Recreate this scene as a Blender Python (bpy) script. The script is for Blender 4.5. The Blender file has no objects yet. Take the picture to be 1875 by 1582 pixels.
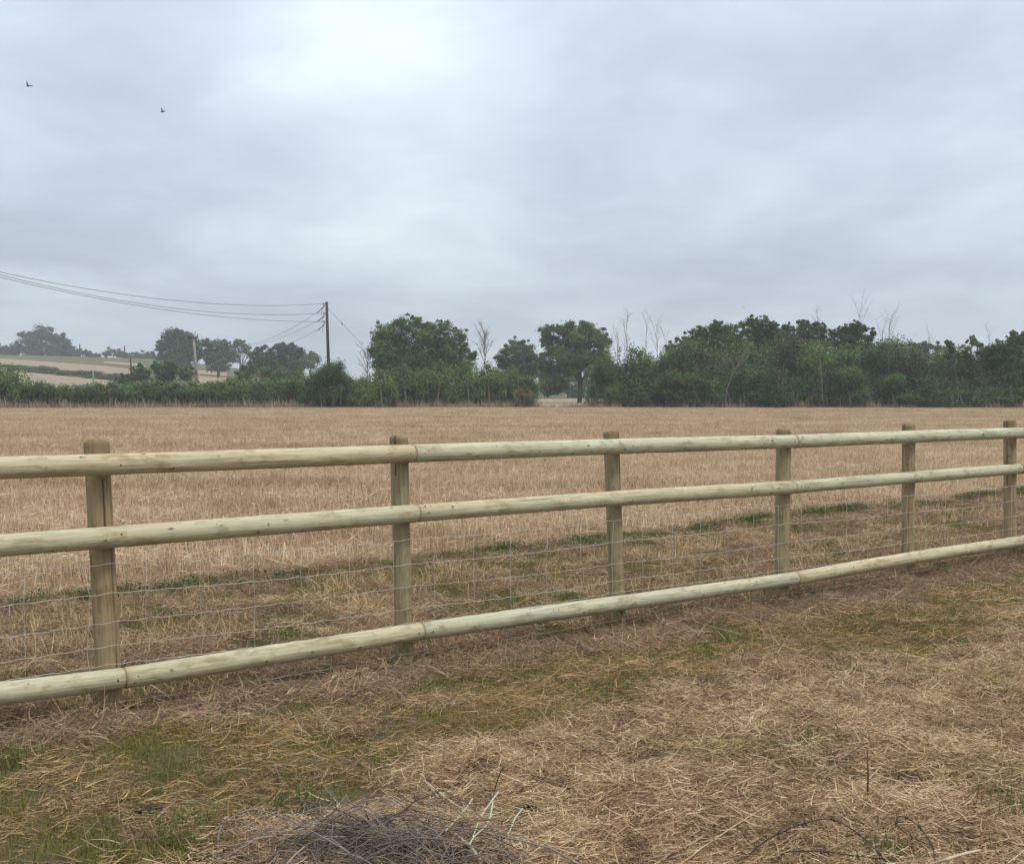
import bpy, math, random
import numpy as np

C = bpy.context.scene.collection
SC = bpy.context.scene
rng = np.random.default_rng(7)
random.seed(7)
R = math.radians

# ------------------------------------------------------------------ camera
F = 2289.0                      # focal length in pixels of the 1875 px wide photograph
EYE = 1.48
PITCH = math.atan(53.0 / F)
cam_d = bpy.data.cameras.new('camera')
cam = bpy.data.objects.new('camera', cam_d)
C.objects.link(cam)
cam.location = (0, 0, EYE)
cam.rotation_euler = (math.pi / 2 - PITCH, 0, 0)
cam_d.sensor_width = 36
cam_d.lens = 36 * F / 1875.0
cam_d.clip_start = 0.05
cam_d.clip_end = 4000
SC.camera = cam

# ------------------------------------------------------------------ world, sun, exposure
SUN_EL, SUN_AZ = R(62), R(140)      # azimuth from +Y (north) towards +X
SC.view_settings.view_transform = 'Standard'
SC.view_settings.look = 'None'
SC.view_settings.gamma = 1
SC.view_settings.exposure = 0.25
SC.view_settings.use_curve_mapping = False
SC.cycles.use_denoising = True
SC.cycles.max_bounces = 6
SC.cycles.diffuse_bounces = 3
SC.cycles.transmission_bounces = 3
SC.cycles.transparent_max_bounces = 4
SC.cycles.volume_bounces = 1

world = bpy.data.worlds.new('World')
SC.world = world
world.use_nodes = True
wt = world.node_tree
wt.nodes.clear()


class NT:
    """small helper to wire node trees"""
    def __init__(self, tree):
        self.t = tree

    def n(self, kind, **kw):
        nd = self.t.nodes.new(kind)
        for k, v in kw.items():
            if k.startswith('i_'):
                key = k[2:]
                nd.inputs[int(key) if key.isdigit() else key.replace('_', ' ')].default_value = v
            else:
                setattr(nd, k, v)
        return nd

    def l(self, a, b):
        self.t.links.new(a, b)

    def math(self, op, a, b=None, c=None, clamp=False):
        nd = self.t.nodes.new('ShaderNodeMath')
        nd.operation = op
        nd.use_clamp = clamp
        for i, v in enumerate((a, b, c)):
            if v is None:
                continue
            if isinstance(v, (int, float)):
                nd.inputs[i].default_value = v
            else:
                self.l(v, nd.inputs[i])
        return nd.outputs[0]

    def mix(self, fac, a, b, blend='MIX'):
        nd = self.t.nodes.new('ShaderNodeMix')
        nd.data_type = 'RGBA'
        nd.blend_type = blend
        for s, v in ((0, fac), (6, a), (7, b)):
            if isinstance(v, (int, float)):
                nd.inputs[s].default_value = v
            elif isinstance(v, tuple):
                nd.inputs[s].default_value = (*v[:3], 1)
            else:
                self.l(v, nd.inputs[s])
        return nd.outputs[2]

    def ramp(self, fac, stops, interp='LINEAR'):
        nd = self.t.nodes.new('ShaderNodeValToRGB')
        cr = nd.color_ramp
        cr.interpolation = interp
        while len(cr.elements) < len(stops):
            cr.elements.new(0.5)
        for e, (p, c) in zip(cr.elements, stops):
            e.position = p
            e.color = (*c, 1) if len(c) == 3 else c
        self.l(fac, nd.inputs[0])
        return nd.outputs[0]

    def noise(self, vec, scale, detail=3, rough=0.55, dist=0.0):
        nd = self.t.nodes.new('ShaderNodeTexNoise')
        nd.inputs['Scale'].default_value = scale
        nd.inputs['Detail'].default_value = detail
        nd.inputs['Roughness'].default_value = rough
        nd.inputs['Distortion'].default_value = dist
        if vec is not None:
            self.l(vec, nd.inputs['Vector'])
        return nd.outputs['Fac']

    def mapping(self, vec, loc=(0, 0, 0), rot=(0, 0, 0), scale=(1, 1, 1)):
        nd = self.t.nodes.new('ShaderNodeMapping')
        nd.inputs['Location'].default_value = loc
        nd.inputs['Rotation'].default_value = rot
        nd.inputs['Scale'].default_value = scale
        self.l(vec, nd.inputs['Vector'])
        return nd.outputs[0]


def px_dir(px, py):
    dx, dy = (px - 937.5) / F, (791.0 - py) / F
    c, s = math.cos(PITCH), math.sin(PITCH)
    v = np.array([dx, c + dy * s, -s + dy * c])
    return v


W = NT(wt)
tc = W.n('ShaderNodeTexCoord')
sky = W.n('ShaderNodeTexSky', sky_type='NISHITA')
sky.sun_disc = False
sky.sun_elevation = SUN_EL
sky.sun_rotation = SUN_AZ
sep = W.n('ShaderNodeSeparateXYZ')
W.l(tc.outputs['Generated'], sep.inputs[0])
zz = W.math('ADD', W.math('MAXIMUM', sep.outputs[2], 0.0), 0.16)
comb = W.n('ShaderNodeCombineXYZ')
W.l(W.math('DIVIDE', sep.outputs[0], zz), comb.inputs[0])
W.l(W.math('DIVIDE', sep.outputs[1], zz), comb.inputs[1])
cl = W.mapping(comb.outputs[0], loc=(0.35, 2.1, 0.0), scale=(0.75, 0.62, 1))
n1 = W.noise(cl, 1.1, 5, 0.48, 0.35)
n2 = W.noise(W.mapping(comb.outputs[0], loc=(3.1, 0.4, 1.0), scale=(1.3, 1.1, 1)), 2.4, 7, 0.56, 0.5)


def lobe(px, py, width, amp):
    v = px_dir(px, py)
    v = v / np.linalg.norm(v)
    dp = W.n('ShaderNodeVectorMath', operation='DOT_PRODUCT')
    W.l(tc.outputs['Generated'], dp.inputs[0])
    dp.inputs[1].default_value = tuple(v)
    # gaussian of the angle
    e = W.math('MULTIPLY', W.math('SUBTRACT', dp.outputs['Value'], 1.0), 2.0 / (width * width))
    return W.math('MULTIPLY', W.math('EXPONENT', e), amp)


cv = W.math('ADD', W.math('MULTIPLY', n1, 0.72), W.math('MULTIPLY', n2, 0.28))
for args in ((685, 160, 0.10, 0.09), (740, 280, 0.16, 0.09), (430, 300, 0.10, 0.04), (1840, 420, 0.075, 0.12), (180, 90, 0.10, -0.13),
             (300, 420, 0.12, -0.05), (1250, 60, 0.10, -0.04), (1700, 250, 0.10, -0.05)):
    cv = W.math('ADD', cv, lobe(*args))
cloud = W.ramp(cv, [(0.32, (3.75, 4.25, 5.0)), (0.46, (4.6, 5.2, 6.0)), (0.60, (5.6, 6.3, 7.0)), (0.76, (7.0, 7.9, 8.4))])
# an overcast sky is evenly brighter towards the zenith
zen = W.math('MULTIPLY_ADD', W.math('MAXIMUM', sep.outputs[2], 0.0), 1.6, 0.82)
zc = W.n('ShaderNodeVectorMath', operation='SCALE')
W.l(cloud, zc.inputs[0])
W.l(zen, zc.inputs['Scale'])
skyc = W.mix(0.95, sky.outputs[0], zc.outputs[0])
bg = W.n('ShaderNodeBackground')
bg.inputs['Strength'].default_value = 0.1
W.l(skyc, bg.inputs['Color'])
wo = W.n('ShaderNodeOutputWorld')
W.l(bg.outputs[0], wo.inputs['Surface'])

sun_d = bpy.data.lights.new('sun', 'SUN')
sun_d.energy = 1.5
sun_d.angle = R(12)
sun_d.color = (1.0, 0.96, 0.9)
sun = bpy.data.objects.new('sun', sun_d)
C.objects.link(sun)
sd = np.array([math.sin(SUN_AZ) * math.cos(SUN_EL), math.cos(SUN_AZ) * math.cos(SUN_EL), math.sin(SUN_EL)])
from mathutils import Vector, Matrix
sun.rotation_euler = Vector(tuple(sd)).to_track_quat('Z', 'Y').to_euler()
sun.location = (0, 0, 30)


# ------------------------------------------------------------------ helpers
def hash2(ix, iy, seed):
    n = (ix.astype(np.int64) * 374761393 + iy.astype(np.int64) * 668265263 + seed * 974711) & 0x7fffffff
    n = ((n ^ (n >> 13)) * 1274126177) & 0x7fffffff
    n = (n ^ (n >> 16)) & 0xffff
    return n / 65535.0


def vnoise(x, y, seed=0):
    x = np.asarray(x, float)
    y = np.asarray(y, float)
    ix, iy = np.floor(x), np.floor(y)
    fx, fy = x - ix, y - iy
    fx = fx * fx * (3 - 2 * fx)
    fy = fy * fy * (3 - 2 * fy)
    a = hash2(ix, iy, seed)
    b = hash2(ix + 1, iy, seed)
    c = hash2(ix, iy + 1, seed)
    d = hash2(ix + 1, iy + 1, seed)
    return (a * (1 - fx) + b * fx) * (1 - fy) + (c * (1 - fx) + d * fx) * fy


def fbm(x, y, seed=0, o=3):
    v, a, t = 0, 0.5, 0
    for k in range(o):
        v = v + a * vnoise(x * 2 ** k, y * 2 ** k, seed + k * 17)
        t += a
        a *= 0.5
    return v / t


def sstep(a, b, x):
    t = np.clip((x - a) / (b - a), 0, 1)
    return t * t * (3 - 2 * t)


RIDGE_PX = np.array([-900, -300, 0, 140, 300, 440, 600, 940, 1875, 2600], float)
RIDGE_PY = np.array([648, 650, 653, 656, 661, 677, 693, 716, 717, 715], float)
RIDGE_A = np.maximum(0, EYE + (738 - RIDGE_PY) / F * 500 - 0.0105 * 490)
RIDGE_U = (RIDGE_PX - 937.5) / F


def terrain(x, y, bumps=True):
    x = np.asarray(x, float)
    y = np.asarray(y, float)
    h = 0.0105 * np.maximum(y - 10, 0)
    u = x / np.maximum(y, 5)
    h = h + np.interp(u, RIDGE_U, RIDGE_A) * sstep(130, 500, y)
    if bumps:
        near = 1 - sstep(18, 30, y)
        h = h + near * (0.05 * (fbm(x * 1.3, y * 1.3, 3, 3) - 0.5) + 0.022 * (vnoise(x * 7, y * 7, 9) - 0.5))
        s_f = (x + 1.93) * 0.645 - (y - 6.05) * 0.764
        h = h - near * 0.045 * np.exp(-((s_f - 0.1) / 0.45) ** 2)
        # soft heap of cut grass under the twigs
        h = h + 0.08 * np.exp(-(((x + 0.42) / 0.5) ** 2 + ((y - 3.95) / 0.42) ** 2))
        h = h + 0.05 * np.exp(-(((x - 1.1) / 0.6) ** 2 + ((y - 5.1) / 0.35) ** 2))
    return h


def at(px, py, depth):
    """the world point at that depth (metres along +Y) seen at that pixel of the photograph"""
    v = px_dir(px, py)
    return np.array([0, 0, EYE]) + v * (depth / v[1])


def on_ground(px, py, lift=0.0):
    v = px_dir(px, py)
    lo = None
    ts = np.concatenate([np.arange(2.5, 30, 0.02), np.arange(30, 900, 0.5)])
    P = np.array([0, 0, EYE])[None] + v[None] * (ts / v[1])[:, None]
    below = P[:, 2] - terrain(P[:, 0], P[:, 1]) < 0
    i = int(np.argmax(below)) if below.any() else len(ts) - 1
    p = P[i].copy()
    if lift:
        eye = np.array([0, 0, EYE])
        d = eye - p
        p = p + d * (lift / d[2])
    return p


def mesh_np(name, V, quads=None, tris=None, ngons=None, smooth=False):
    """mesh from numpy arrays"""
    me = bpy.data.meshes.new(name)
    V = np.asarray(V, np.float32)
    loops, starts, pos = [], [], 0
    for arr, k in ((quads, 4), (tris, 3)):
        if arr is None or len(arr) == 0:
            continue
        arr = np.asarray(arr, np.int32)
        loops.append(arr.reshape(-1))
        starts.append(pos + np.arange(len(arr), dtype=np.int32) * k)
        pos += arr.size
    for f in (ngons or []):
        loops.append(np.asarray(f, np.int32))
        starts.append(np.array([pos], np.int32))
        pos += len(f)
    loops = np.concatenate(loops)
    starts = np.concatenate(starts)
    me.vertices.add(len(V))
    me.vertices.foreach_set('co', V.reshape(-1))
    me.loops.add(len(loops))
    me.loops.foreach_set('vertex_index', loops)
    me.polygons.add(len(starts))
    me.polygons.foreach_set('loop_start', starts)
    if smooth:
        me.polygons.foreach_set('use_smooth', np.ones(len(starts), bool))
    me.update(calc_edges=True)
    me.validate()
    return me


def obj(name, me, mat=None, parent=None, loc=None, link=True):
    o = bpy.data.objects.new(name, me)
    if link:
        C.objects.link(o)
    if mat is not None and me is not None and len(me.materials) == 0:
        me.materials.append(mat)
    if parent is not None:
        o.parent = parent
    if loc is not None:
        o.location = tuple(float(q) for q in loc)
    return o


def tag(o, label=None, cat=None, group=None, kind=None):
    if label:
        o['label'] = label
    if cat:
        o['category'] = cat
    if group:
        o['group'] = group
    if kind:
        o['kind'] = kind
    return o


def empty(name, loc, label, cat, group=None, rz=0.0):
    o = bpy.data.objects.new(name, None)
    C.objects.link(o)
    o.empty_display_size = 0.2
    o.location = tuple(float(q) for q in loc)
    o.rotation_euler = (0, 0, rz)
    return tag(o, label, cat, group)


class Geo:
    """collects vertices, quads and triangles"""
    def __init__(self):
        self.V, self.Q, self.T, self.n = [], [], [], 0

    def add(self, V, Q=None, T=None):
        V = np.asarray(V, float)
        self.V.append(V)
        if Q is not None and len(Q):
            self.Q.append(np.asarray(Q, int) + self.n)
        if T is not None and len(T):
            self.T.append(np.asarray(T, int) + self.n)
        self.n += len(V)

    def tube(self, path, radii, sides=5, caps=True):
        path = np.asarray(path, float)
        k = len(path)
        radii = np.broadcast_to(np.asarray(radii, float), (k,))
        tang = np.gradient(path, axis=0)
        tang /= np.linalg.norm(tang, axis=1, keepdims=True) + 1e-9
        ref = np.array([0.0, 0.0, 1.0]) if abs(tang[0][2]) < 0.9 else np.array([1.0, 0.0, 0.0])
        a = np.cross(tang, ref)
        a /= np.linalg.norm(a, axis=1, keepdims=True) + 1e-9
        b = np.cross(tang, a)
        th = np.arange(sides) * 2 * math.pi / sides
        ring = a[:, None, :] * np.cos(th)[None, :, None] + b[:, None, :] * np.sin(th)[None, :, None]
        V = (path[:, None, :] + ring * radii[:, None, None]).reshape(-1, 3)
        i, j = np.meshgrid(np.arange(k - 1), np.arange(sides), indexing='ij')
        j2 = (j + 1) % sides
        Q = np.stack([i * sides + j, i * sides + j2, (i + 1) * sides + j2, (i + 1) * sides + j], -1).reshape(-1, 4)
        T = []
        if caps:
            V = np.vstack([V, path[0], path[-1]])
            c0, c1 = k * sides, k * sides + 1
            for s in range(sides):
                s2 = (s + 1) % sides
                T.append((c0, s2, s))
                T.append((c1, (k - 1) * sides + s, (k - 1) * sides + s2))
        self.add(V, Q, T)

    def box(self, c, size, rot=None):
        sx, sy, sz = (q / 2 for q in size)
        V = np.array([[x, y, z] for x in (-sx, sx) for y in (-sy, sy) for z in (-sz, sz)])
        if rot is not None:
            V = V @ np.array(rot).T
        Q = [(0, 1, 3, 2), (4, 6, 7, 5), (0, 4, 5, 1), (2, 3, 7, 6), (0, 2, 6, 4), (1, 5, 7, 3)]
        self.add(V + np.asarray(c), Q)

    def mesh(self, name, smooth=True):
        V = np.vstack(self.V)
        Q = np.vstack(self.Q) if self.Q else None
        T = np.vstack(self.T) if self.T else None
        return mesh_np(name, V, Q, T, smooth=smooth)


def unit(v):
    return v / (np.linalg.norm(v, axis=-1, keepdims=True) + 1e-9)


def rand_unit(r, n):
    return unit(r.normal(size=(n, 3)))


def leaves(geo, P, outward, size, r, aspect=0.62, flat=0.5, up=0.25):
    """rhombus leaves at the points P, leaning outwards"""
    n = len(P)
    nrm = unit(outward * flat + rand_unit(r, n) * 0.8 + np.array([0, 0, up]))
    ax = unit(np.cross(nrm, rand_unit(r, n)))
    sd_ = np.cross(nrm, ax)
    L = (size * r.uniform(0.6, 1.3, n))[:, None]
    Wd = L * aspect * 0.5
    V = np.stack([P - ax * L * 0.5, P + sd_ * Wd, P + ax * L * 0.5 + nrm * L * 0.08, P - sd_ * Wd], 1).reshape(-1, 3)
    Q = (np.arange(n)[:, None] * 4 + np.arange(4)[None])
    geo.add(V, Q)


def blades(geo, base, heading, pitch, L, w, bend, r, seg=3, roll=None, curl=0.12):
    """grass blades and straws: strips that start at base, go along heading/pitch and sag by bend"""
    n = len(base)
    d = np.stack([np.cos(heading) * np.cos(pitch), np.sin(heading) * np.cos(pitch), np.sin(pitch)], 1)
    side0 = np.stack([-np.sin(heading), np.cos(heading), np.zeros(n)], 1)
    up0 = np.cross(side0, d) * -1
    if roll is None:
        roll = r.uniform(-1.2, 1.2, n)
    side = side0 * np.cos(roll)[:, None] + up0 * np.sin(roll)[:, None]
    t = np.linspace(0, 1, seg + 1)
    lat = side0 * r.normal(0, curl, n)[:, None]
    pts = (base[:, None] + d[:, None] * (L[:, None, None] * t[None, :, None])
           + lat[:, None] * (L[:, None, None] * (t ** 2)[None, :, None])
           + np.array([0, 0, -1.0])[None, None] * (bend * L)[:, None, None] * (t ** 2)[None, :, None])
    wt_ = (1 - 0.75 * t ** 2) * 0.5
    off = side[:, None] * (w[:, None, None] * wt_[None, :, None])
    V = np.stack([pts - off, pts + off], 2).reshape(-1, 3)
    k = 2 * (seg + 1)
    b = np.arange(n)[:, None] * k
    Q = np.concatenate([np.concatenate([b + 2 * s, b + 2 * s + 1, b + 2 * s + 3, b + 2 * s + 2], 1) for s in range(seg)], 0)
    geo.add(V, Q)


# ------------------------------------------------------------------ materials
def new_mat(name):
    m = bpy.data.materials.new(name)
    m.use_nodes = True
    m.node_tree.nodes.clear()
    t = NT(m.node_tree)
    out = t.n('ShaderNodeOutputMaterial')
    return m, t, out


def finish(t, out, col, rough=0.8, spec=0.2, bump=None, bump_d=0.01, metal=0.0, transl=0.0):
    p = t.n('ShaderNodeBsdfPrincipled')
    p.inputs['Roughness'].default_value = rough
    p.inputs['Specular IOR Level'].default_value = spec
    p.inputs['Metallic'].default_value = metal
    if isinstance(col, tuple):
        p.inputs['Base Color'].default_value = (*col[:3], 1)
    else:
        t.l(col, p.inputs['Base Color'])
    if bump is not None:
        b = t.n('ShaderNodeBump')
        b.inputs['Distance'].default_value = bump_d
        b.inputs['Strength'].default_value = 0.8
        t.l(bump, b.inputs['Height'])
        t.l(b.outputs[0], p.inputs['Normal'])
    sh = p.outputs[0]
    if transl > 0:
        tr = t.n('ShaderNodeBsdfTranslucent')
        if isinstance(col, tuple):
            tr.inputs[0].default_value = (*col[:3], 1)
        else:
            t.l(col, tr.inputs[0])
        mx = t.n('ShaderNodeMixShader')
        mx.inputs[0].default_value = transl
        t.l(sh, mx.inputs[1])
        t.l(tr.outputs[0], mx.inputs[2])
        sh = mx.outputs[0]
    t.l(sh, out.inputs['Surface'])


def blade_mat(name, stops, nscale=0.7, namp=0.35, transl=0.2, tint=None, rough=0.75, hue=None, band=0.0):
    """many thin islands: each gets its own tone, drifting slowly over the ground"""
    m, t, out = new_mat(name)
    g = t.n('ShaderNodeNewGeometry')
    oi = t.n('ShaderNodeObjectInfo')
    rnd = t.math('ADD', t.math('MULTIPLY', g.outputs['Random Per Island'], 0.72), t.math('MULTIPLY', oi.outputs['Random'], 0.28))
    nz = t.noise(g.outputs['Position'], nscale, 3, 0.6)
    f = t.math('ADD', rnd, t.math('MULTIPLY', t.math('SUBTRACT', nz, 0.5), namp * 2), clamp=True)
    col = t.ramp(f, stops)
    if band:
        bn = t.noise(t.mapping(g.outputs['Position'], scale=(0.03, 0.42, 1)), 1.0, 4, 0.6)
        f = t.math('ADD', f, t.math('MULTIPLY', t.math('SUBTRACT', bn, 0.5), band), clamp=True)
        col = t.ramp(f, stops)
    if hue:
        hz_n = t.noise(g.outputs['Position'], 1.1, 3, 0.6)
        hf = t.math('MULTIPLY', t.math('SUBTRACT', hz_n, 0.53), 4.0, clamp=True)
        col = t.mix(hf, col, t.mix(1.0, col, hue, 'MULTIPLY'))
    finish(t, out, col, rough, 0.15, transl=transl)
    return m


def leaf_mat(name, dark, mid, light, dry=None, nscale=0.75):
    m, t, out = new_mat(name)
    g = t.n('ShaderNodeNewGeometry')
    oi = t.n('ShaderNodeObjectInfo')
    nz = t.noise(g.outputs['Position'], nscale, 3, 0.6)
    f = t.math('ADD', t.math('MULTIPLY', g.outputs['Random Per Island'], 0.6), t.math('MULTIPLY', t.math('SUBTRACT', nz, 0.36), 1.5), clamp=True)
    f = t.math('ADD', f, t.math('MULTIPLY', t.math('SUBTRACT', oi.outputs['Random'], 0.5), 0.25), clamp=True)
    stops = [(0.05, dark), (0.5, mid), (0.92, light)]
    if dry:
        stops.append((1.0, dry))
    col = t.ramp(f, stops)
    finish(t, out, col, 0.6, 0.25, transl=0.22)
    return m


def bark_mat(name, a, b):
    m, t, out = new_mat(name)
    tcn = t.n('ShaderNodeTexCoord')
    nz = t.noise(t.mapping(tcn.outputs['Object'], scale=(6, 6, 1)), 3.0, 4, 0.6)
    finish(t, out, t.mix(nz, a, b), 0.9, 0.1, bump=nz, bump_d=0.02)
    return m


def plain_mat(name, a, b, scale=20, rough=0.7, metal=0.0, spec=0.3):
    m, t, out = new_mat(name)
    tcn = t.n('ShaderNodeTexCoord')
    nz = t.noise(tcn.outputs['Object'], scale, 4, 0.6)
    finish(t, out, t.mix(nz, a, b), rough, spec, bump=nz, bump_d=0.002, metal=metal)
    return m


M = {}
M['oak'] = leaf_mat('oak_leaves', (0.036, 0.065, 0.022), (0.077, 0.133, 0.040), (0.156, 0.236, 0.066))
M['oak_dark'] = leaf_mat('dark_leaves', (0.029, 0.050, 0.022), (0.058, 0.097, 0.035), (0.112, 0.169, 0.057))
M['hedge'] = leaf_mat('hedge_leaves', (0.040, 0.071, 0.022), (0.091, 0.155, 0.041), (0.192, 0.279, 0.072), (0.272, 0.279, 0.094))
M['hedge_dark'] = leaf_mat('dark_hedge_leaves', (0.032, 0.059, 0.022), (0.073, 0.124, 0.037), (0.156, 0.231, 0.066), (0.236, 0.215, 0.086))
M['hedge_olive'] = leaf_mat('olive_hedge_leaves', (0.038, 0.041, 0.020), (0.081, 0.092, 0.040), (0.142, 0.157, 0.070), (0.190, 0.162, 0.090))
M['bright'] = leaf_mat('yellow_green_leaves', (0.067, 0.103, 0.020), (0.128, 0.184, 0.037), (0.215, 0.264, 0.065))
M['pale'] = leaf_mat('pale_leaves', (0.086, 0.123, 0.053), (0.164, 0.217, 0.090), (0.257, 0.320, 0.143))
M['rusty'] = leaf_mat('rusty_leaves', (0.103, 0.084, 0.041), (0.189, 0.161, 0.075), (0.292, 0.255, 0.128))
M['bark'] = bark_mat('bark', (0.035, 0.030, 0.024), (0.08, 0.07, 0.055))
M['pale_bark'] = bark_mat('pale_bark', (0.14, 0.12, 0.09), (0.27, 0.235, 0.18))
M['dead'] = bark_mat('dead_wood', (0.13, 0.11, 0.095), (0.24, 0.21, 0.18))
M['wire'] = plain_mat('galvanised_wire', (0.40, 0.37, 0.32), (0.60, 0.56, 0.50), 60, 0.6, 0.1)
M['rust'] = plain_mat('rusty_wire', (0.035, 0.026, 0.022), (0.09, 0.062, 0.048), 90, 0.8, 0.2)
M['cable'] = plain_mat('cable', (0.09, 0.09, 0.095), (0.14, 0.14, 0.15), 5, 0.6)
M['ceramic'] = plain_mat('insulator', (0.12, 0.09, 0.08), (0.2, 0.17, 0.15), 30, 0.3)
M['dark_pole'] = bark_mat('creosoted_pole', (0.035, 0.028, 0.024), (0.075, 0.062, 0.055))
M['pale_pole'] = bark_mat('weathered_pole', (0.20, 0.185, 0.15), (0.30, 0.28, 0.235))
M['feather'] = plain_mat('feathers', (0.10, 0.10, 0.11), (0.2, 0.2, 0.21), 20, 0.8)


# wood of the fence: grain, knots, rusty stain at the butted ends
def fence_wood(name, green, yellow, dark, bias=0.0):
    m, t, out = new_mat(name)
    tcn = t.n('ShaderNodeTexCoord')
    oi = t.n('ShaderNodeObjectInfo')
    offs = t.n('ShaderNodeVectorMath', operation='ADD')
    t.l(tcn.outputs['Object'], offs.inputs[0])
    cx = t.n('ShaderNodeCombineXYZ')
    t.l(t.math('MULTIPLY', oi.outputs['Random'], 37.0), cx.inputs[0])
    t.l(cx.outputs[0], offs.inputs[1])
    v = offs.outputs[0]
    big = t.noise(t.mapping(v, scale=(1.2, 5, 5)), 1.0, 3, 0.6)
    grain = t.noise(t.mapping(v, scale=(2.2, 55, 55)), 1.0, 4, 0.65, 0.6)
    fine = t.noise(t.mapping(v, scale=(9, 160, 160)), 1.0, 2, 0.5)
    blot = t.noise(t.mapping(v, scale=(7, 16, 16)), 1.0, 3, 0.65)
    f = t.math('ADD', t.math('MULTIPLY', t.math('SUBTRACT', big, 0.5), 2.2), t.math('ADD', t.math('MULTIPLY', t.math('SUBTRACT', oi.outputs['Random'], 0.5), 0.8), 0.35 + bias), clamp=True)
    col = t.mix(f, green, yellow)
    gl = t.ramp(grain, [(0.32, (0.62, 0.59, 0.52)), (0.47, (0.93, 0.92, 0.90)), (0.66, (1.12, 1.11, 1.08))])
    col = t.mix(0.85, col, gl, 'MULTIPLY')
    fl = t.ramp(fine, [(0.30, (0.80, 0.78, 0.74)), (0.55, (1, 1, 1))])
    col = t.mix(0.6, col, fl, 'MULTIPLY')
    bl = t.ramp(blot, [(0.32, (0.62, 0.55, 0.42)), (0.48, (1, 1, 1))])
    col = t.mix(0.75, col, bl, 'MULTIPLY')
    chk = t.noise(t.mapping(v, scale=(0.9, 70, 70)), 1.0, 2, 0.4, 0.2)
    cf = t.math('MULTIPLY', t.math('SUBTRACT', 0.305, chk), 22.0, clamp=True)
    col = t.mix(t.math('MULTIPLY', cf, 0.75), col, (0.13, 0.085, 0.05))
    at_k = t.n('ShaderNodeAttribute', attribute_name='knot')
    at_s = t.n('ShaderNodeAttribute', attribute_name='stain')
    col = t.mix(t.math('MULTIPLY', at_s.outputs['Fac'], 0.75, clamp=True), col, dark)
    kf = t.ramp(at_k.outputs['Fac'], [(0.25, (0, 0, 0)), (0.7, (1, 1, 1))])
    kb = t.n('ShaderNodeSeparateColor')
    t.l(kf, kb.inputs[0])
    col = t.mix(t.math('MULTIPLY', kb.outputs[0], 0.9), col, (0.06, 0.04, 0.024))
    finish(t, out, col, 0.75, 0.2, bump=grain, bump_d=0.005)
    return m


M['rail'] = fence_wood('rail_wood', (0.506, 0.490, 0.342), (0.553, 0.468, 0.292), (0.221, 0.130, 0.058))
M['rail_yellow'] = fence_wood('yellow_rail_wood', (0.50, 0.44, 0.295), (0.52, 0.445, 0.285), (0.24, 0.145, 0.07), 0.2)
M['rail_red'] = fence_wood('reddish_rail_wood', (0.36, 0.26, 0.18), (0.36, 0.26, 0.18), (0.24, 0.145, 0.07), 0.2)
M['post'] = fence_wood('post_wood', (0.320, 0.267, 0.153), (0.350, 0.257, 0.140), (0.200, 0.121, 0.059))

# ------------------------------------------------------------------ fence line and zones
fb1 = on_ground(203, 1293)
fb6 = on_ground(1850, 1021)
FDIR = np.array([fb6[0] - fb1[0], fb6[1] - fb1[1]])
BAY = np.linalg.norm(FDIR) / 5
FDIR = FDIR / np.linalg.norm(FDIR)
FN = np.array([FDIR[1], -FDIR[0]])              # towards the camera


def fence_s(x, y):
    """distance in front of the fence (negative beyond it)"""
    return (np.asarray(x) - fb1[0]) * FN[0] + (np.asarray(y) - fb1[1]) * FN[1]


def edge_s(x, y):
    """where the stubble begins, as a fence distance"""
    t = (x - fb1[0]) * FDIR[0] + (y - fb1[1]) * FDIR[1]
    return -3.35 - 0.02 * t + 0.55 * (fbm(t * 0.55 + 3, t * 0 + 1.5, 21, 3) - 0.5)


HEDGE_U = np.array([-0.9, -0.41, -0.25, -0.1, 0.0, 0.1, 0.41, 0.9])
HEDGE_D = np.array([100., 104., 107., 110., 111., 110., 106., 103.])


def hedge_d(x, y):
    return np.interp(np.asarray(x) / np.maximum(y, 1), HEDGE_U, HEDGE_D)


# ------------------------------------------------------------------ ground sheets
def grow(start, step, ratio, stop):
    v, s = [], step
    p = start
    while p < stop:
        p += s
        v.append(p)
        s *= ratio
    return v


ys = [-40, -20, -10, -5, -2, 0, 1.5] + list(np.arange(2.6, 17, 0.075)) + grow(17, 0.11, 1.045, 900)
xs_r = list(np.arange(0, 9, 0.09)) + grow(9, 0.13, 1.06, 900)
xs_l = [-q for q in list(np.arange(0.09, 5, 0.09)) + grow(5, 0.13, 1.065, 900)][::-1]
xs = np.array(xs_l + xs_r)
ys = np.array(ys)
GX, GY = np.meshgrid(xs, ys)
GZ = terrain(GX, GY)
nx, ny = len(xs), len(ys)
ii, jj = np.meshgrid(np.arange(ny - 1), np.arange(nx - 1), indexing='ij')
GQ = np.stack([ii * nx + jj, ii * nx + jj + 1, (ii + 1) * nx + jj + 1, (ii + 1) * nx + jj], -1).reshape(-1, 4)
GV = np.stack([GX, GY, GZ], -1).reshape(-1, 3)
qc = GV[GQ].mean(1)


def sheet(name, mask, lift, mat):
    q = GQ[mask]
    used, inv = np.unique(q, return_inverse=True)
    V = GV[used].copy()
    V[:, 2] += lift
    return tag(obj(name, mesh_np(name, V, inv.reshape(-1, 4), smooth=True), mat), kind='structure')


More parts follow.
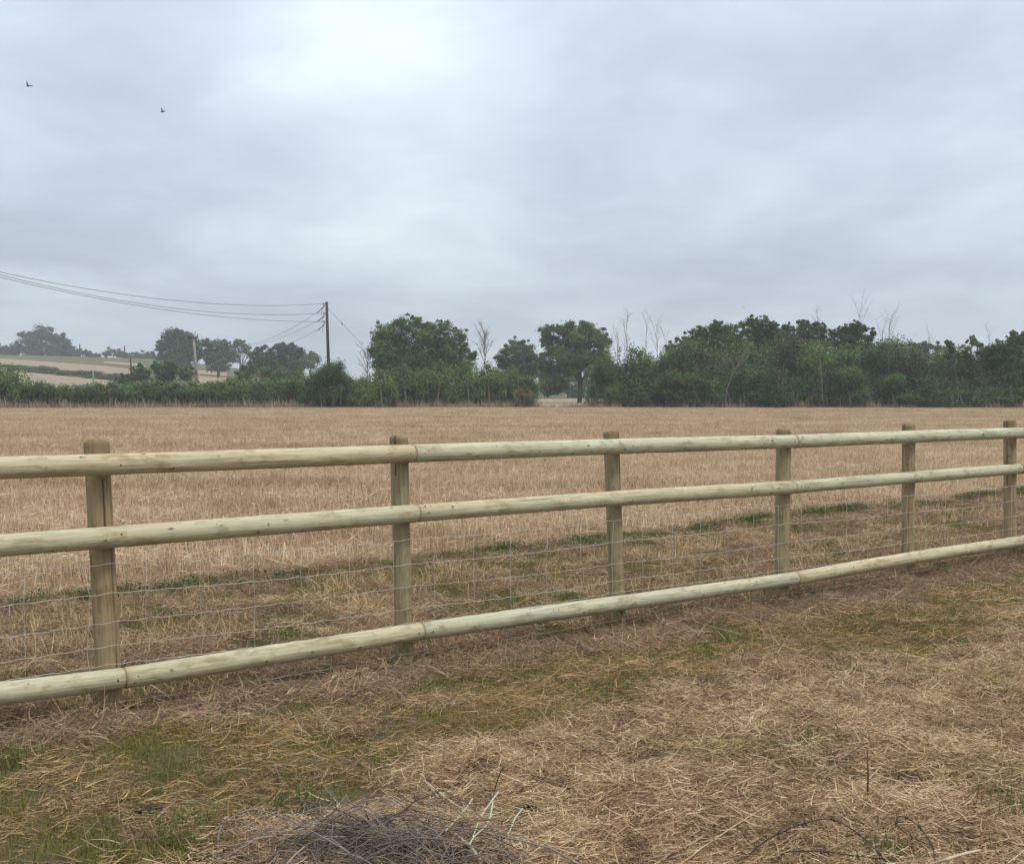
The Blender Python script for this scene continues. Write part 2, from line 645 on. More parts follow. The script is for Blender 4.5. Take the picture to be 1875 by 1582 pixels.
# verge soil: dead thatch and earth
m, t, out = new_mat('verge_soil')
g = t.n('ShaderNodeNewGeometry')
a = t.noise(g.outputs['Position'], 1.1, 4, 0.6)
b = t.noise(g.outputs['Position'], 14, 4, 0.7)
c = t.noise(t.mapping(g.outputs['Position'], scale=(40, 90, 40)), 1.0, 3, 0.7)
col = t.mix(a, (0.11, 0.083, 0.048), (0.135, 0.115, 0.05))
col = t.mix(t.math('MULTIPLY', t.math('SUBTRACT', b, 0.35), 2.2, clamp=True), (0.09, 0.068, 0.045), col)
col = t.mix(t.math('MULTIPLY', t.math('SUBTRACT', c, 0.55), 2.5, clamp=True), col, (0.34, 0.26, 0.15))
finish(t, out, col, 1.0, 0.0, bump=b, bump_d=0.03)
M['soil'] = m

m, t, out = new_mat('stubble_soil')
g = t.n('ShaderNodeNewGeometry')
a = t.noise(t.mapping(g.outputs['Position'], scale=(0.05, 0.35, 1)), 1.0, 4, 0.6)
b = t.noise(g.outputs['Position'], 9, 4, 0.7)
col = t.mix(t.math('MULTIPLY', t.math('SUBTRACT', a, 0.3), 1.8, clamp=True), (0.25, 0.165, 0.095), (0.34, 0.235, 0.14))
col = t.mix(t.math('MULTIPLY', t.math('SUBTRACT', b, 0.3), 1.8, clamp=True), (0.16, 0.105, 0.06), col)
finish(t, out, col, 0.95, 0.05, bump=b, bump_d=0.03)
M['stubble_soil'] = m

m, t, out = new_mat('hill_pasture')
g = t.n('ShaderNodeNewGeometry')
a = t.noise(g.outputs['Position'], 0.02, 5, 0.6)
b = t.noise(g.outputs['Position'], 0.6, 4, 0.7)
col = t.mix(a, (0.075, 0.085, 0.035), (0.17, 0.15, 0.075))
col = t.mix(t.math('MULTIPLY', b, 0.5), col, (0.05, 0.06, 0.025))
finish(t, out, col, 0.95, 0.05, bump=b, bump_d=0.1)
M['pasture'] = m

m, t, out = new_mat('far_stubble')
g = t.n('ShaderNodeNewGeometry')
a = t.noise(t.mapping(g.outputs['Position'], scale=(0.03, 0.1, 1)), 1.0, 5, 0.65)
col = t.mix(a, (0.24, 0.175, 0.115), (0.32, 0.235, 0.16))
finish(t, out, col, 0.95, 0.05)
M['far_stubble'] = m

in_field = (fence_s(qc[:, 0], qc[:, 1]) < edge_s(qc[:, 0], qc[:, 1])) & (qc[:, 1] < hedge_d(qc[:, 0], qc[:, 1]) - 1.2) & (qc[:, 1] > 3)
in_far = qc[:, 1] > hedge_d(qc[:, 0], qc[:, 1]) - 1.2
gap_field = in_far & (qc[:, 1] > 113) & (qc[:, 1] < 205) & (qc[:, 0] > -30) & (qc[:, 0] < 60)
sheet('ground', np.ones(len(GQ), bool), 0.0, M['soil'])
sheet('stubble_field', in_field, 0.012, M['stubble_soil'])
sheet('hillside', in_far & ~gap_field, 0.012, M['pasture'])
sheet('field_beyond_hedge', gap_field, 0.016, M['far_stubble'])


def hill_field(name, top, bottom, rows=8, cols=40):
    """a field on the hill: its upper and lower edges draped over the slope"""
    tx = np.array(top, float)
    bx = np.array(bottom, float)
    P = []
    for r_ in np.linspace(0, 1, rows):
        for c_ in np.linspace(0, 1, cols):
            p0 = np.array([np.interp(c_, np.linspace(0, 1, len(tx)), tx[:, k]) for k in (0, 1)])
            p1 = np.array([np.interp(c_, np.linspace(0, 1, len(bx)), bx[:, k]) for k in (0, 1)])
            q = p0 * (1 - r_) + p1 * r_
            g_ = on_ground(q[0], q[1])
            P.append((g_[0], g_[1], float(terrain(g_[0], g_[1])) + 0.12))
    i, j = np.meshgrid(np.arange(rows - 1), np.arange(cols - 1), indexing='ij')
    Q = np.stack([i * cols + j, (i + 1) * cols + j, (i + 1) * cols + j + 1, i * cols + j + 1], -1).reshape(-1, 4)
    return tag(obj(name, mesh_np(name, P, Q, smooth=True), M['far_stubble']), kind='structure')


hill_field('hill_field', [(-120, 656), (0, 657), (96, 664), (192, 671), (240, 677)], [(-120, 663), (0, 667), (50, 672), (128, 680), (240, 689)])
hill_field('hill_field', [(30, 681), (112, 689), (205, 698)], [(30, 712), (112, 712), (205, 712)])
hill_field('hill_field', [(190, 662), (260, 667)], [(190, 666), (270, 673)], 5, 16)
hill_field('hill_field', [(360, 679), (415, 681)], [(360, 706), (415, 706)], 6, 12)


# ------------------------------------------------------------------ scatter (one object per kind of ground cover)
def source_collection(name, meshes, mat):
    col = bpy.data.collections.new(name)
    for k, me in enumerate(meshes):
        if len(me.materials) == 0:
            me.materials.append(mat)
        o = bpy.data.objects.new(name, me)
        col.objects.link(o)
    return col


def scatter(name, P, rotz, scl, nvar, col, tilt=None):
    n = len(P)
    me = bpy.data.meshes.new(name)
    me.vertices.add(n)
    me.vertices.foreach_set('co', np.asarray(P, np.float32).reshape(-1))
    rot = np.zeros((n, 3), np.float32)
    rot[:, 2] = rotz
    if tilt is not None:
        rot[:, 0] = tilt
    a_ = me.attributes.new('rot', 'FLOAT_VECTOR', 'POINT')
    a_.data.foreach_set('vector', rot.reshape(-1))
    a_ = me.attributes.new('scl', 'FLOAT', 'POINT')
    a_.data.foreach_set('value', np.asarray(scl, np.float32))
    a_ = me.attributes.new('idx', 'INT', 'POINT')
    a_.data.foreach_set('value', rng.integers(0, nvar, n).astype(np.int32))
    o = obj(name, me)
    ng = bpy.data.node_groups.new(name + '_scatter', 'GeometryNodeTree')
    ng.interface.new_socket('Geometry', in_out='INPUT', socket_type='NodeSocketGeometry')
    ng.interface.new_socket('Geometry', in_out='OUTPUT', socket_type='NodeSocketGeometry')
    N = ng.nodes
    gi, go = N.new('NodeGroupInput'), N.new('NodeGroupOutput')
    ci = N.new('GeometryNodeCollectionInfo')
    ci.inputs['Collection'].default_value = col
    ci.inputs['Separate Children'].default_value = True
    ci.inputs['Reset Children'].default_value = True
    ip = N.new('GeometryNodeInstanceOnPoints')
    ip.inputs['Pick Instance'].default_value = True

    def attr(nm, ty):
        a2 = N.new('GeometryNodeInputNamedAttribute')
        a2.data_type = ty
        a2.inputs['Name'].default_value = nm
        return a2.outputs['Attribute']
    er = N.new('FunctionNodeEulerToRotation')
    ng.links.new(attr('rot', 'FLOAT_VECTOR'), er.inputs[0])
    ng.links.new(gi.outputs[0], ip.inputs['Points'])
    ng.links.new(ci.outputs[0], ip.inputs['Instance'])
    ng.links.new(attr('idx', 'INT'), ip.inputs['Instance Index'])
    ng.links.new(er.outputs[0], ip.inputs['Rotation'])
    ng.links.new(attr('scl', 'FLOAT'), ip.inputs['Scale'])
    ng.links.new(ip.outputs[0], go.inputs[0])
    md = o.modifiers.new('scatter', 'NODES')
    md.node_group = ng
    return tag(o, kind='stuff')


def sample(n, y0, y1, dens, margin=1.2, x_lo=-99, x_hi=99):
    """random points over the part of the ground in view, thinned by dens(x, y) in 0..1"""
    half = 0.41
    wide = margin + 3.6          # carries on beyond the frame on both sides
    near_ = 2.3 if y0 < 4.5 else y0
    n = int(n * (half * y1 + wide) / (half * y1 + margin) * (y1 - near_) / (y1 - y0))
    margin, y0 = wide, near_
    out_x, out_y = [], []
    Y = rng.uniform(y0, y1, n)
    X = rng.uniform(-1, 1, n) * (half * y1 + margin)
    ok = np.abs(X) < half * Y + margin
    X, Y = X[ok], Y[ok]
    k = rng.uniform(0, 1, len(X)) < dens(X, Y)
    X, Y = X[k], Y[k]
    return X, Y


def ground_pts(X, Y, dz=0.0):
    return np.stack([X, Y, terrain(X, Y) + dz], 1)


def straw_patch(r, n, rad, l0, l1, w0, w1, hmax, pitch_sd=0.16, curl=0.35, seg=4):
    geo = Geo()
    a_ = r.uniform(0, 2 * math.pi, n)
    q = np.sqrt(r.uniform(0, 1, n)) * rad
    hd = np.where(r.uniform(0, 1, n) < 0.3, r.normal(0.15, 0.4, n), r.uniform(0, 2 * math.pi, n))
    L = r.uniform(l0, l1, n) * r.uniform(0.5, 1, n)
    base = np.stack([q * np.cos(a_), q * np.sin(a_), r.uniform(0.0, hmax, n)], 1)
    base[:, 0] -= np.cos(hd) * L * 0.5
    base[:, 1] -= np.sin(hd) * L * 0.5
    blades(geo, base, hd, r.normal(0.05, pitch_sd, n), L, r.uniform(w0, w1, n), r.normal(0.06, 0.22, n), r, seg, r.uniform(-1.5, 1.5, n), curl)
    return geo.mesh('straw_patch', smooth=False)


def tuft(r, n, rad, l0, l1, w0, w1, lean, bend=0.25, seg=3):
    geo = Geo()
    a_ = r.uniform(0, 2 * math.pi, n)
    q = np.sqrt(r.uniform(0, 1, n)) * rad
    base = np.stack([q * np.cos(a_), q * np.sin(a_), np.full(n, -0.01)], 1)
    hd = r.uniform(0, 2 * math.pi, n)
    pitch = math.pi / 2 - np.abs(r.normal(0, lean, n))
    blades(geo, base, hd, pitch, r.uniform(l0, l1, n), r.uniform(w0, w1, n), np.abs(r.normal(0, bend, n)), r, seg)
    return geo.mesh('tuft', smooth=False)


r1 = np.random.default_rng(11)
M['straw'] = blade_mat('straw', [(0.0, (0.060, 0.034, 0.020)), (0.22, (0.24, 0.145, 0.080)), (0.55, (0.54, 0.365, 0.205)), (1.0, (0.86, 0.68, 0.43))], 4.0, 0.50, hue=(0.66, 0.74, 0.46))
M['thatch'] = blade_mat('thatch', [(0.0, (0.116, 0.074, 0.047)), (0.4, (0.261, 0.167, 0.100)), (0.75, (0.429, 0.290, 0.175)), (1.0, (0.675, 0.507, 0.304))], 1.5, 0.25)
M['olive_straw'] = blade_mat('olive_straw', [(0.0, (0.150, 0.096, 0.042)), (0.4, (0.316, 0.205, 0.087)), (0.75, (0.521, 0.339, 0.159)), (1.0, (0.822, 0.562, 0.317))], 1.5, 0.3)
M['grass'] = blade_mat('short_grass', [(0.0, (0.080, 0.083, 0.021)), (0.35, (0.152, 0.149, 0.035)), (0.7, (0.240, 0.227, 0.057)), (1.0, (0.390, 0.316, 0.107))], 1.2, 0.3, 0.3)
M['lush'] = blade_mat('lush_grass', [(0.0, (0.066, 0.077, 0.024)), (0.5, (0.138, 0.150, 0.045)), (1.0, (0.248, 0.227, 0.089))], 2.0, 0.2, 0.3)
M['dry'] = blade_mat('dry_grass', [(0.0, (0.202, 0.122, 0.062)), (0.35, (0.388, 0.259, 0.127)), (0.7, (0.621, 0.446, 0.240)), (1.0, (0.869, 0.661, 0.392))], 0.9, 0.3)
M['tuft'] = blade_mat('fresh_tuft', [(0.0, (0.066, 0.089, 0.021)), (0.5, (0.127, 0.160, 0.040)), (1.0, (0.224, 0.249, 0.079))], 2.0, 0.2, 0.3)
M['weed'] = blade_mat('edge_weeds', [(0.0, (0.030, 0.046, 0.016)), (0.5, (0.067, 0.099, 0.029)), (1.0, (0.143, 0.171, 0.052))], 1.5, 0.2, 0.25)
M['stubble'] = blade_mat('stubble_stalks', [(0.0, (0.181, 0.112, 0.061)), (0.3, (0.427, 0.291, 0.170)), (0.68, (0.683, 0.500, 0.312)), (1.0, (0.833, 0.734, 0.511))], 0.22, 0.22, band=0.7)
M['foot'] = blade_mat('hedge_foot_stems', [(0.0, (0.170, 0.116, 0.080)), (0.5, (0.320, 0.230, 0.160)), (1.0, (0.600, 0.470, 0.340))], 0.3, 0.3)

straw_col = source_collection('straw_source', [straw_patch(r1, 330, 0.19, 0.02, 0.125, 0.0018, 0.0038, 0.04, 0.24) for _ in range(10)], M['straw'])
thatch_col = source_collection('thatch_source', [straw_patch(r1, 170, 0.18, 0.03, 0.18, 0.002, 0.0048, 0.05, 0.3) for _ in range(8)], M['thatch'])
olive_col = source_collection('clipping_source', [straw_patch(r1, 85, 0.19, 0.03, 0.16, 0.002, 0.0042, 0.022, 0.14) for _ in range(8)], M['olive_straw'])
grass_col = source_collection('grass_source', [tuft(r1, 130, 0.13, 0.02, 0.055, 0.002, 0.0042, 0.5) for _ in range(6)], M['grass'])
lush_col = source_collection('lush_source', [tuft(r1, 70, 0.07, 0.035, 0.10, 0.0025, 0.005, 0.45) for _ in range(5)], M['lush'])
dry_col = source_collection('dry_source', [tuft(r1, 90, 0.12, 0.04, 0.17, 0.0025, 0.006, 0.95, 0.5) for _ in range(8)], M['dry'])
stub_meshes = []
for _ in range(8):
    geo = Geo()
    n = 185
    base = np.stack([r1.uniform(-0.5, 0.5, n), np.round(r1.uniform(-0.5, 0.5, n) / 0.125) * 0.125 + r1.normal(0, 0.022, n), np.full(n, -0.02)], 1)
    blades(geo, base, r1.uniform(0, 6.28, n), math.pi / 2 - np.abs(r1.normal(0, 0.24, n)), r1.uniform(0.07, 0.19, n), r1.uniform(0.005, 0.0105, n), r1.normal(0.05, 0.12, n), r1, 2)
    n = 90     # chaff and broken straw between the stalks
    base = np.stack([r1.uniform(-0.5, 0.5, n), r1.uniform(-0.5, 0.5, n), r1.uniform(0.0, 0.06, n)], 1)
    blades(geo, base, r1.uniform(0, 6.28, n), r1.normal(0.12, 0.25, n), r1.uniform(0.08, 0.3, n), r1.uniform(0.004, 0.008, n), r1.normal(0.1, 0.15, n), r1, 2)
    stub_meshes.append(geo.mesh('stubble_patch', smooth=False))
stub_col = source_collection('stubble_source', stub_meshes, M['stubble'])


def zone_straw(x, y):
    s = fence_s(x, y) + 0.9 * (fbm(x * 0.9, y * 0.9, 31, 3) - 0.5)
    return sstep(1.65, 2.15, s - 0.5 * (1 - sstep(-0.9, -0.1, x)))


def zone_thatch(x, y):
    s = fence_s(x, y) + 0.5 * (fbm(x * 1.1, y * 1.1, 37, 3) - 0.5)
    return sstep(-0.35, -0.1, s) * (1 - sstep(0.55, 0.95, s))


def zone_green(x, y):
    s = fence_s(x, y)
    return sstep(0.35, 0.9, s + 0.5 * (fbm(x * 1.1, y * 1.1, 37, 3) - 0.5)) * (1 - 0.93 * zone_straw(x, y))


def zone_back(x, y):
    s = fence_s(x, y)
    return (s < 0.0) & (s > edge_s(x, y) - 0.1)


X, Y = sample(14000, 3.2, 15, lambda x, y: zone_straw(x, y) * 0.62)
scatter('straw_litter', ground_pts(X, Y), rng.uniform(-0.5, 0.5, len(X)) + np.where(rng.uniform(0, 1, len(X)) < 0.5, 0, 3.1), rng.uniform(0.8, 1.25, len(X)), 10, straw_col, rng.normal(0, 0.07, len(X)))
long_col = source_collection('long_straw_source', [straw_patch(r1, 6, 0.3, 0.12, 0.32, 0.0022, 0.0044, 0.04, 0.09, 0.2) for _ in range(8)], M['straw'])
X, Y = sample(5000, 3.2, 14, lambda x, y: np.maximum(zone_straw(x, y), 0.45) * 0.22 * (fence_s(x, y) > 0.2))
scatter('long_straws', ground_pts(X, Y, 0.012), rng.uniform(0, 6.28, len(X)), rng.uniform(0.7, 1.15, len(X)), 8, long_col, rng.normal(0, 0.05, len(X)))
POST_X = fb1[0] + FDIR[0] * BAY * np.arange(-2, 11)
POST_Y = fb1[1] + FDIR[1] * BAY * np.arange(-2, 11)


def off_posts(x, y):
    d_ = np.min(np.hypot(x[:, None] - POST_X[None] - FN[0] * 0.12, y[:, None] - POST_Y[None] - FN[1] * 0.12), axis=1)
    return d_ > 0.20


X, Y = sample(16000, 3.2, 22, lambda x, y: zone_thatch(x, y) * 0.8 * off_posts(x, y))
scatter('dead_thatch', ground_pts(X, Y), rng.uniform(0, 6.28, len(X)), rng.uniform(0.7, 1.2, len(X)), 8, thatch_col, rng.normal(0, 0.1, len(X)))
X, Y = sample(12000, 3.2, 20, lambda x, y: zone_green(x, y) * (0.7 + 0.3 * sstep(0.35, 0.6, fbm(x * 0.8, y * 1.4, 71, 3))) * 0.42)
scatter('mown_clippings', ground_pts(X, Y, 0.012), rng.uniform(-0.4, 0.4, len(X)) + np.where(rng.uniform(0, 1, len(X)) < 0.5, 0, 3.1), rng.uniform(0.7, 1.2, len(X)), 8, olive_col, rng.normal(0, 0.05, len(X)))
X, Y = sample(16000, 3.2, 20, lambda x, y: (zone_green(x, y) * 0.17 + zone_straw(x, y) * 0.15) * 1.0)
scatter('dead_thatch', ground_pts(X, Y, -0.02), rng.uniform(0, 6.28, len(X)), rng.uniform(0.8, 1.2, len(X)), 8, thatch_col, rng.normal(0, 0.06, len(X)))
X, Y = sample(16000, 3.2, 20, lambda x, y: zone_green(x, y) * 0.4)
scatter('mown_clippings', ground_pts(X, Y, -0.008), rng.uniform(0, 6.28, len(X)), rng.uniform(0.8, 1.2, len(X)), 8, olive_col, rng.normal(0, 0.04, len(X)))
X, Y = sample(40000, 3.2, 20, lambda x, y: zone_green(x, y) * (0.5 + 0.5 * sstep(0.38, 0.62, fbm(x * 1.0, y * 1.3, 53, 3))))
scatter('short_grass', ground_pts(X, Y), rng.uniform(0, 6.28, len(X)), rng.uniform(0.7, 1.25, len(X)), 6, grass_col)


def lush_density(x, y):
    s = fence_s(x, y)
    f_ = 0.6 * sstep(0.66, 0.80, fbm(x * 1.7, y * 1.7, 91, 2)) * (s > 0.3) * (0.5 + 0.5 * (1 - zone_straw(x, y)))
    tt = (x - fb1[0]) * FDIR[0] + (y - fb1[1]) * FDIR[1]
    f_ = f_ + sstep(0.6, 0.9, s) * (1 - sstep(1.1, 1.6, s)) * sstep(5.0, 7.0, tt) * (0.4 + 0.6 * sstep(0.4, 0.6, fbm(x * 1.5, y * 1.5, 17, 2)))     # green strip along the fence at the far end
    b_ = (s < -0.3) * (s > edge_s(x, y)) * sstep(0.56, 0.70, fbm(x * 1.3, y * 1.3, 95, 2)) * 0.9
    return np.clip(f_ + b_, 0, 1)


X, Y = sample(22000, 3.4, 22, lambda x, y: lush_density(x, y) * 0.6)
scatter('green_grass', ground_pts(X, Y), rng.uniform(0, 6.28, len(X)), rng.uniform(0.6, 1.2, len(X)), 5, lush_col)
X, Y = sample(26000, 4, 24, lambda x, y: zone_back(x, y) * (fence_s(x, y) > edge_s(x, y) + 0.55) * sstep(0.38, 0.58, fbm(x * 1.5, y * 1.5, 61, 3)) * 0.5)
scatter('dry_grass', ground_pts(X, Y), rng.uniform(0, 6.28, len(X)), rng.uniform(0.6, 1.25, len(X)), 8, dry_col)
X, Y = sample(26000, 4, 24, lambda x, y: zone_back(x, y) * sstep(0.38, 0.58, fbm(x * 1.2 + 4, y * 1.2, 67, 3)) * 0.9)
scatter('short_grass', ground_pts(X, Y), rng.uniform(0, 6.28, len(X)), rng.uniform(0.9, 1.6, len(X)), 6, grass_col)
X, Y = sample(15000, 4, 24, lambda x, y: zone_back(x, y) * (fence_s(x, y) > edge_s(x, y) + 0.5) * 0.2 * sstep(0.4, 0.6, fbm(x * 1.7 + 2, y * 1.7, 69, 2)))
scatter('straw_litter', ground_pts(X, Y, 0.01), rng.uniform(0, 6.28, len(X)), rng.uniform(0.7, 1.2, len(X)), 10, straw_col, rng.normal(0, 0.1, len(X)))
X, Y = sample(15000, 4, 24, lambda x, y: zone_back(x, y) * 0.45)
scatter('dead_thatch', ground_pts(X, Y), rng.uniform(0, 6.28, len(X)), rng.uniform(0.7, 1.2, len(X)), 8, thatch_col, rng.normal(0, 0.1, len(X)))
a_ = rng.uniform(0, 6.28, 14)
X, Y = -0.45 + 0.5 * np.cos(a_) * rng.uniform(0.2, 1, 14), 3.98 + 0.22 * np.sin(a_) * rng.uniform(0.2, 1, 14)
scatter('straw_litter', ground_pts(X, Y, 0.04), rng.uniform(0, 6.28, len(X)), rng.uniform(0.5, 0.8, len(X)), 10, straw_col, rng.normal(0, 0.15, len(X)))
X, Y = sample(5000, 3.3, 8, lambda x, y: (zone_straw(x, y)) * 0.13)
scatter('dry_grass', ground_pts(X, Y), rng.uniform(0, 6.28, len(X)), rng.uniform(0.4, 0.8, len(X)), 8, dry_col)

X, Y = sample(9000, 3.4, 22, lambda x, y: (np.abs(fence_s(x, y) - 0.05) < 0.22) * off_posts(x, y) * sstep(0.4, 0.65, fbm(x * 2, y * 2, 77, 2)) * 0.55)
scatter('dry_grass', ground_pts(X, Y), rng.uniform(0, 6.28, len(X)), rng.uniform(0.5, 0.9, len(X)), 8, dry_col)

pk = np.arange(0, 9)
pxs = fb1[0] + FDIR[0] * BAY * (pk - 1)
pys = fb1[1] + FDIR[1] * BAY * (pk - 1)
an = rng.uniform(0, 6.28, (9, 7))
X, Y = (pxs[:, None] + 0.10 * np.cos(an)).ravel(), (pys[:, None] + 0.10 * np.sin(an)).ravel()
scatter('dry_grass', ground_pts(X, Y), rng.uniform(0, 6.28, len(X)), rng.uniform(0.2, 0.42, len(X)), 8, dry_col)

# dark weeds along the edge of the stubble
wm = []
for _ in range(5):
    geo = Geo()
    n = 110
    P = np.stack([r1.normal(0, 0.12, n), r1.normal(0, 0.12, n), np.abs(r1.normal(0.04, 0.05, n))], 1)
    leaves(geo, P, unit(P * np.array([1, 1, 2])), 0.042, r1, 0.5, 0.4, 0.6)
    blades(geo, np.stack([r1.normal(0, 0.1, 40), r1.normal(0, 0.1, 40), np.zeros(40)], 1), r1.uniform(0, 6.28, 40), math.pi / 2 - np.abs(r1.normal(0, 0.5, 40)), r1.uniform(0.08, 0.22, 40), r1.uniform(0.004, 0.007, 40), np.abs(r1.normal(0, 0.3, 40)), r1, 3)
    wm.append(geo.mesh('weed_patch', smooth=False))
weed_col = source_collection('weed_source', wm, M['weed'])


def weed_density(x, y):
    s = fence_s(x, y) - edge_s(x, y)
    f_ = np.exp(-((s - 0.15) / 0.2) ** 2)
    return f_ * (0.12 + 0.88 * sstep(0.40, 0.62, fbm(x * 1.3 + 9, y * 1.3, 43, 3))) * 0.95


X, Y = sample(40000, 6, 26, weed_density)
scatter('edge_weeds', ground_pts(X, Y), rng.uniform(0, 6.28, len(X)), rng.uniform(0.3, 0.72, len(X)), 5, weed_col)
X, Y = sample(30000, 6, 26, lambda x, y: weed_density(x, y) * 0.6)
scatter('green_grass', ground_pts(X, Y), rng.uniform(0, 6.28, len(X)), rng.uniform(0.6, 1.3, len(X)), 5, lush_col)

# stubble: every square metre of the field up to the hedge
gt, gs = np.meshgrid(np.arange(-90, 130, 0.86), np.arange(-130, -2.5, 0.86))
gt2, gs2 = np.meshgrid(np.arange(-20, 40, 0.86) + 0.43, np.arange(-16, -2.5, 0.86) + 0.43)   # twice as dense near the fence
gt, gs = np.concatenate([gt.ravel(), gt2.ravel()]), np.concatenate([gs.ravel(), gs2.ravel()])
gt = gt + rng.uniform(-0.12, 0.12, gt.size)
gs = gs + rng.uniform(-0.12, 0.12, gs.size)
gx = fb1[0] + FDIR[0] * gt + FN[0] * gs
gy = fb1[1] + FDIR[1] * gt + FN[1] * gs
ok = (fence_s(gx, gy) < edge_s(gx, gy) - 0.42) & (np.abs(gx) < 0.42 * gy + 9) & (gy < hedge_d(gx, gy) - 1.4)
gx, gy = gx[ok], gy[ok]
X2, Y2 = sample(30000, 6, 30, lambda x, y: np.exp(-((fence_s(x, y) - edge_s(x, y) + 0.35) / 0.25) ** 2) * 0.2, 4)
gx, gy = np.concatenate([gx, X2]), np.concatenate([gy, Y2])
RROW = math.atan2(FDIR[1], FDIR[0])
scl = np.concatenate([rng.uniform(0.9, 1.12, len(gx) - len(X2)), rng.uniform(0.5, 0.7, len(X2))])
scl = scl * (1 - 0.15 * sstep(0.5, 0.8, vnoise(gx * 0.06, gy * 0.3, 5)))
scatter('stubble', ground_pts(gx, gy), RROW + np.where(rng.uniform(0, 1, len(gx)) < 0.5, 0, math.pi), scl, 8, stub_col)

# ------------------------------------------------------------------ fence
def wood_attrs(me, knot, stain):
    a_ = me.attributes.new('knot', 'FLOAT', 'POINT')
    a_.data.foreach_set('value', np.asarray(knot, np.float32))
    a_ = me.attributes.new('stain', 'FLOAT', 'POINT')
    a_.data.foreach_set('value', np.asarray(stain, np.float32))


def rail_mesh(L, rad, r):
    nx_ = max(8, int(L / 0.010))
    fr = np.linspace(-math.pi / 2, math.pi / 2, 21)
    prof = [(-rad * 1.02 * math.cos(q), rad * math.sin(q)) for q in fr] + [(0.012, rad * 0.9), (0.012, -rad * 0.9)]
    prof = np.array(prof)
    k = len(prof)
    xl = np.linspace(0, L, nx_)
    sc_ = 1 + 0.045 * (vnoise(xl * 2.1, xl * 0, int(r.integers(1e6))) - 0.5) + 0.02 * (vnoise(xl * 9, xl * 0, int(r.integers(1e6))) - 0.5)
    sc_ = sc_ * (1 - 0.05 * np.exp(-xl / 0.004) - 0.05 * np.exp(-(L - xl) / 0.004))
    bow_z = 0.010 * np.sin(xl / L * math.pi) * r.normal(0, 0.5)
    V = np.zeros((nx_, k, 3))
    V[:, :, 0] = xl[:, None]
    V[:, :, 1] = prof[None, :, 0] * sc_[:, None]
    V[:, :, 2] = prof[None, :, 1] * sc_[:, None] + bow_z[:, None]
    ang = np.arctan2(prof[:, 1], -prof[:, 0])
    knot = np.zeros((nx_, k))
    x0 = r.uniform(0, 0.3)
    while x0 < L:                       # whorls of two or three knots
        for _ in range(int(r.integers(1, 4))):
            kx, ka = x0 + r.normal(0, 0.025), r.uniform(-1.5, 1.5)
            s_ = r.uniform(0.004, 0.011)
            asp = r.uniform(0.8, 2.2)
            d2 = ((xl[:, None] - kx + r.normal(0, 0.25) * (ang[None] - ka) * rad) / (s_ * asp)) ** 2 + ((ang[None] - ka) * rad / s_ * asp ** 0.4) ** 2
            knot = np.maximum(knot, np.exp(-d2) * r.uniform(0.6, 1.0))
            # pushed-in knot with a swelling round it
            V[:, :, 1] -= 0.003 * np.exp(-d2 / 8) * np.cos(ang)[None]
        x0 += r.uniform(0.15, 0.36)
    stain = 0.3 * np.exp(-xl / 0.012) + 0.3 * np.exp(-(L - xl) / 0.012) + 0.22 * np.exp(-xl / 0.10) + 0.22 * np.exp(-(L - xl) / 0.10)
    stain = np.repeat(stain[:, None], k, 1)
    i, j = np.meshgrid(np.arange(nx_ - 1), np.arange(k), indexing='ij')
    j2 = (j + 1) % k
    Q = np.stack([i * k + j, (i + 1) * k + j, (i + 1) * k + j2, i * k + j2], -1).reshape(-1, 4)
    me = mesh_np('rail', V.reshape(-1, 3), Q, ngons=[list(range(k)), list(range((nx_ - 1) * k, nx_ * k))[::-1]], smooth=True)
    wood_attrs(me, knot.reshape(-1), stain.reshape(-1))
    return me


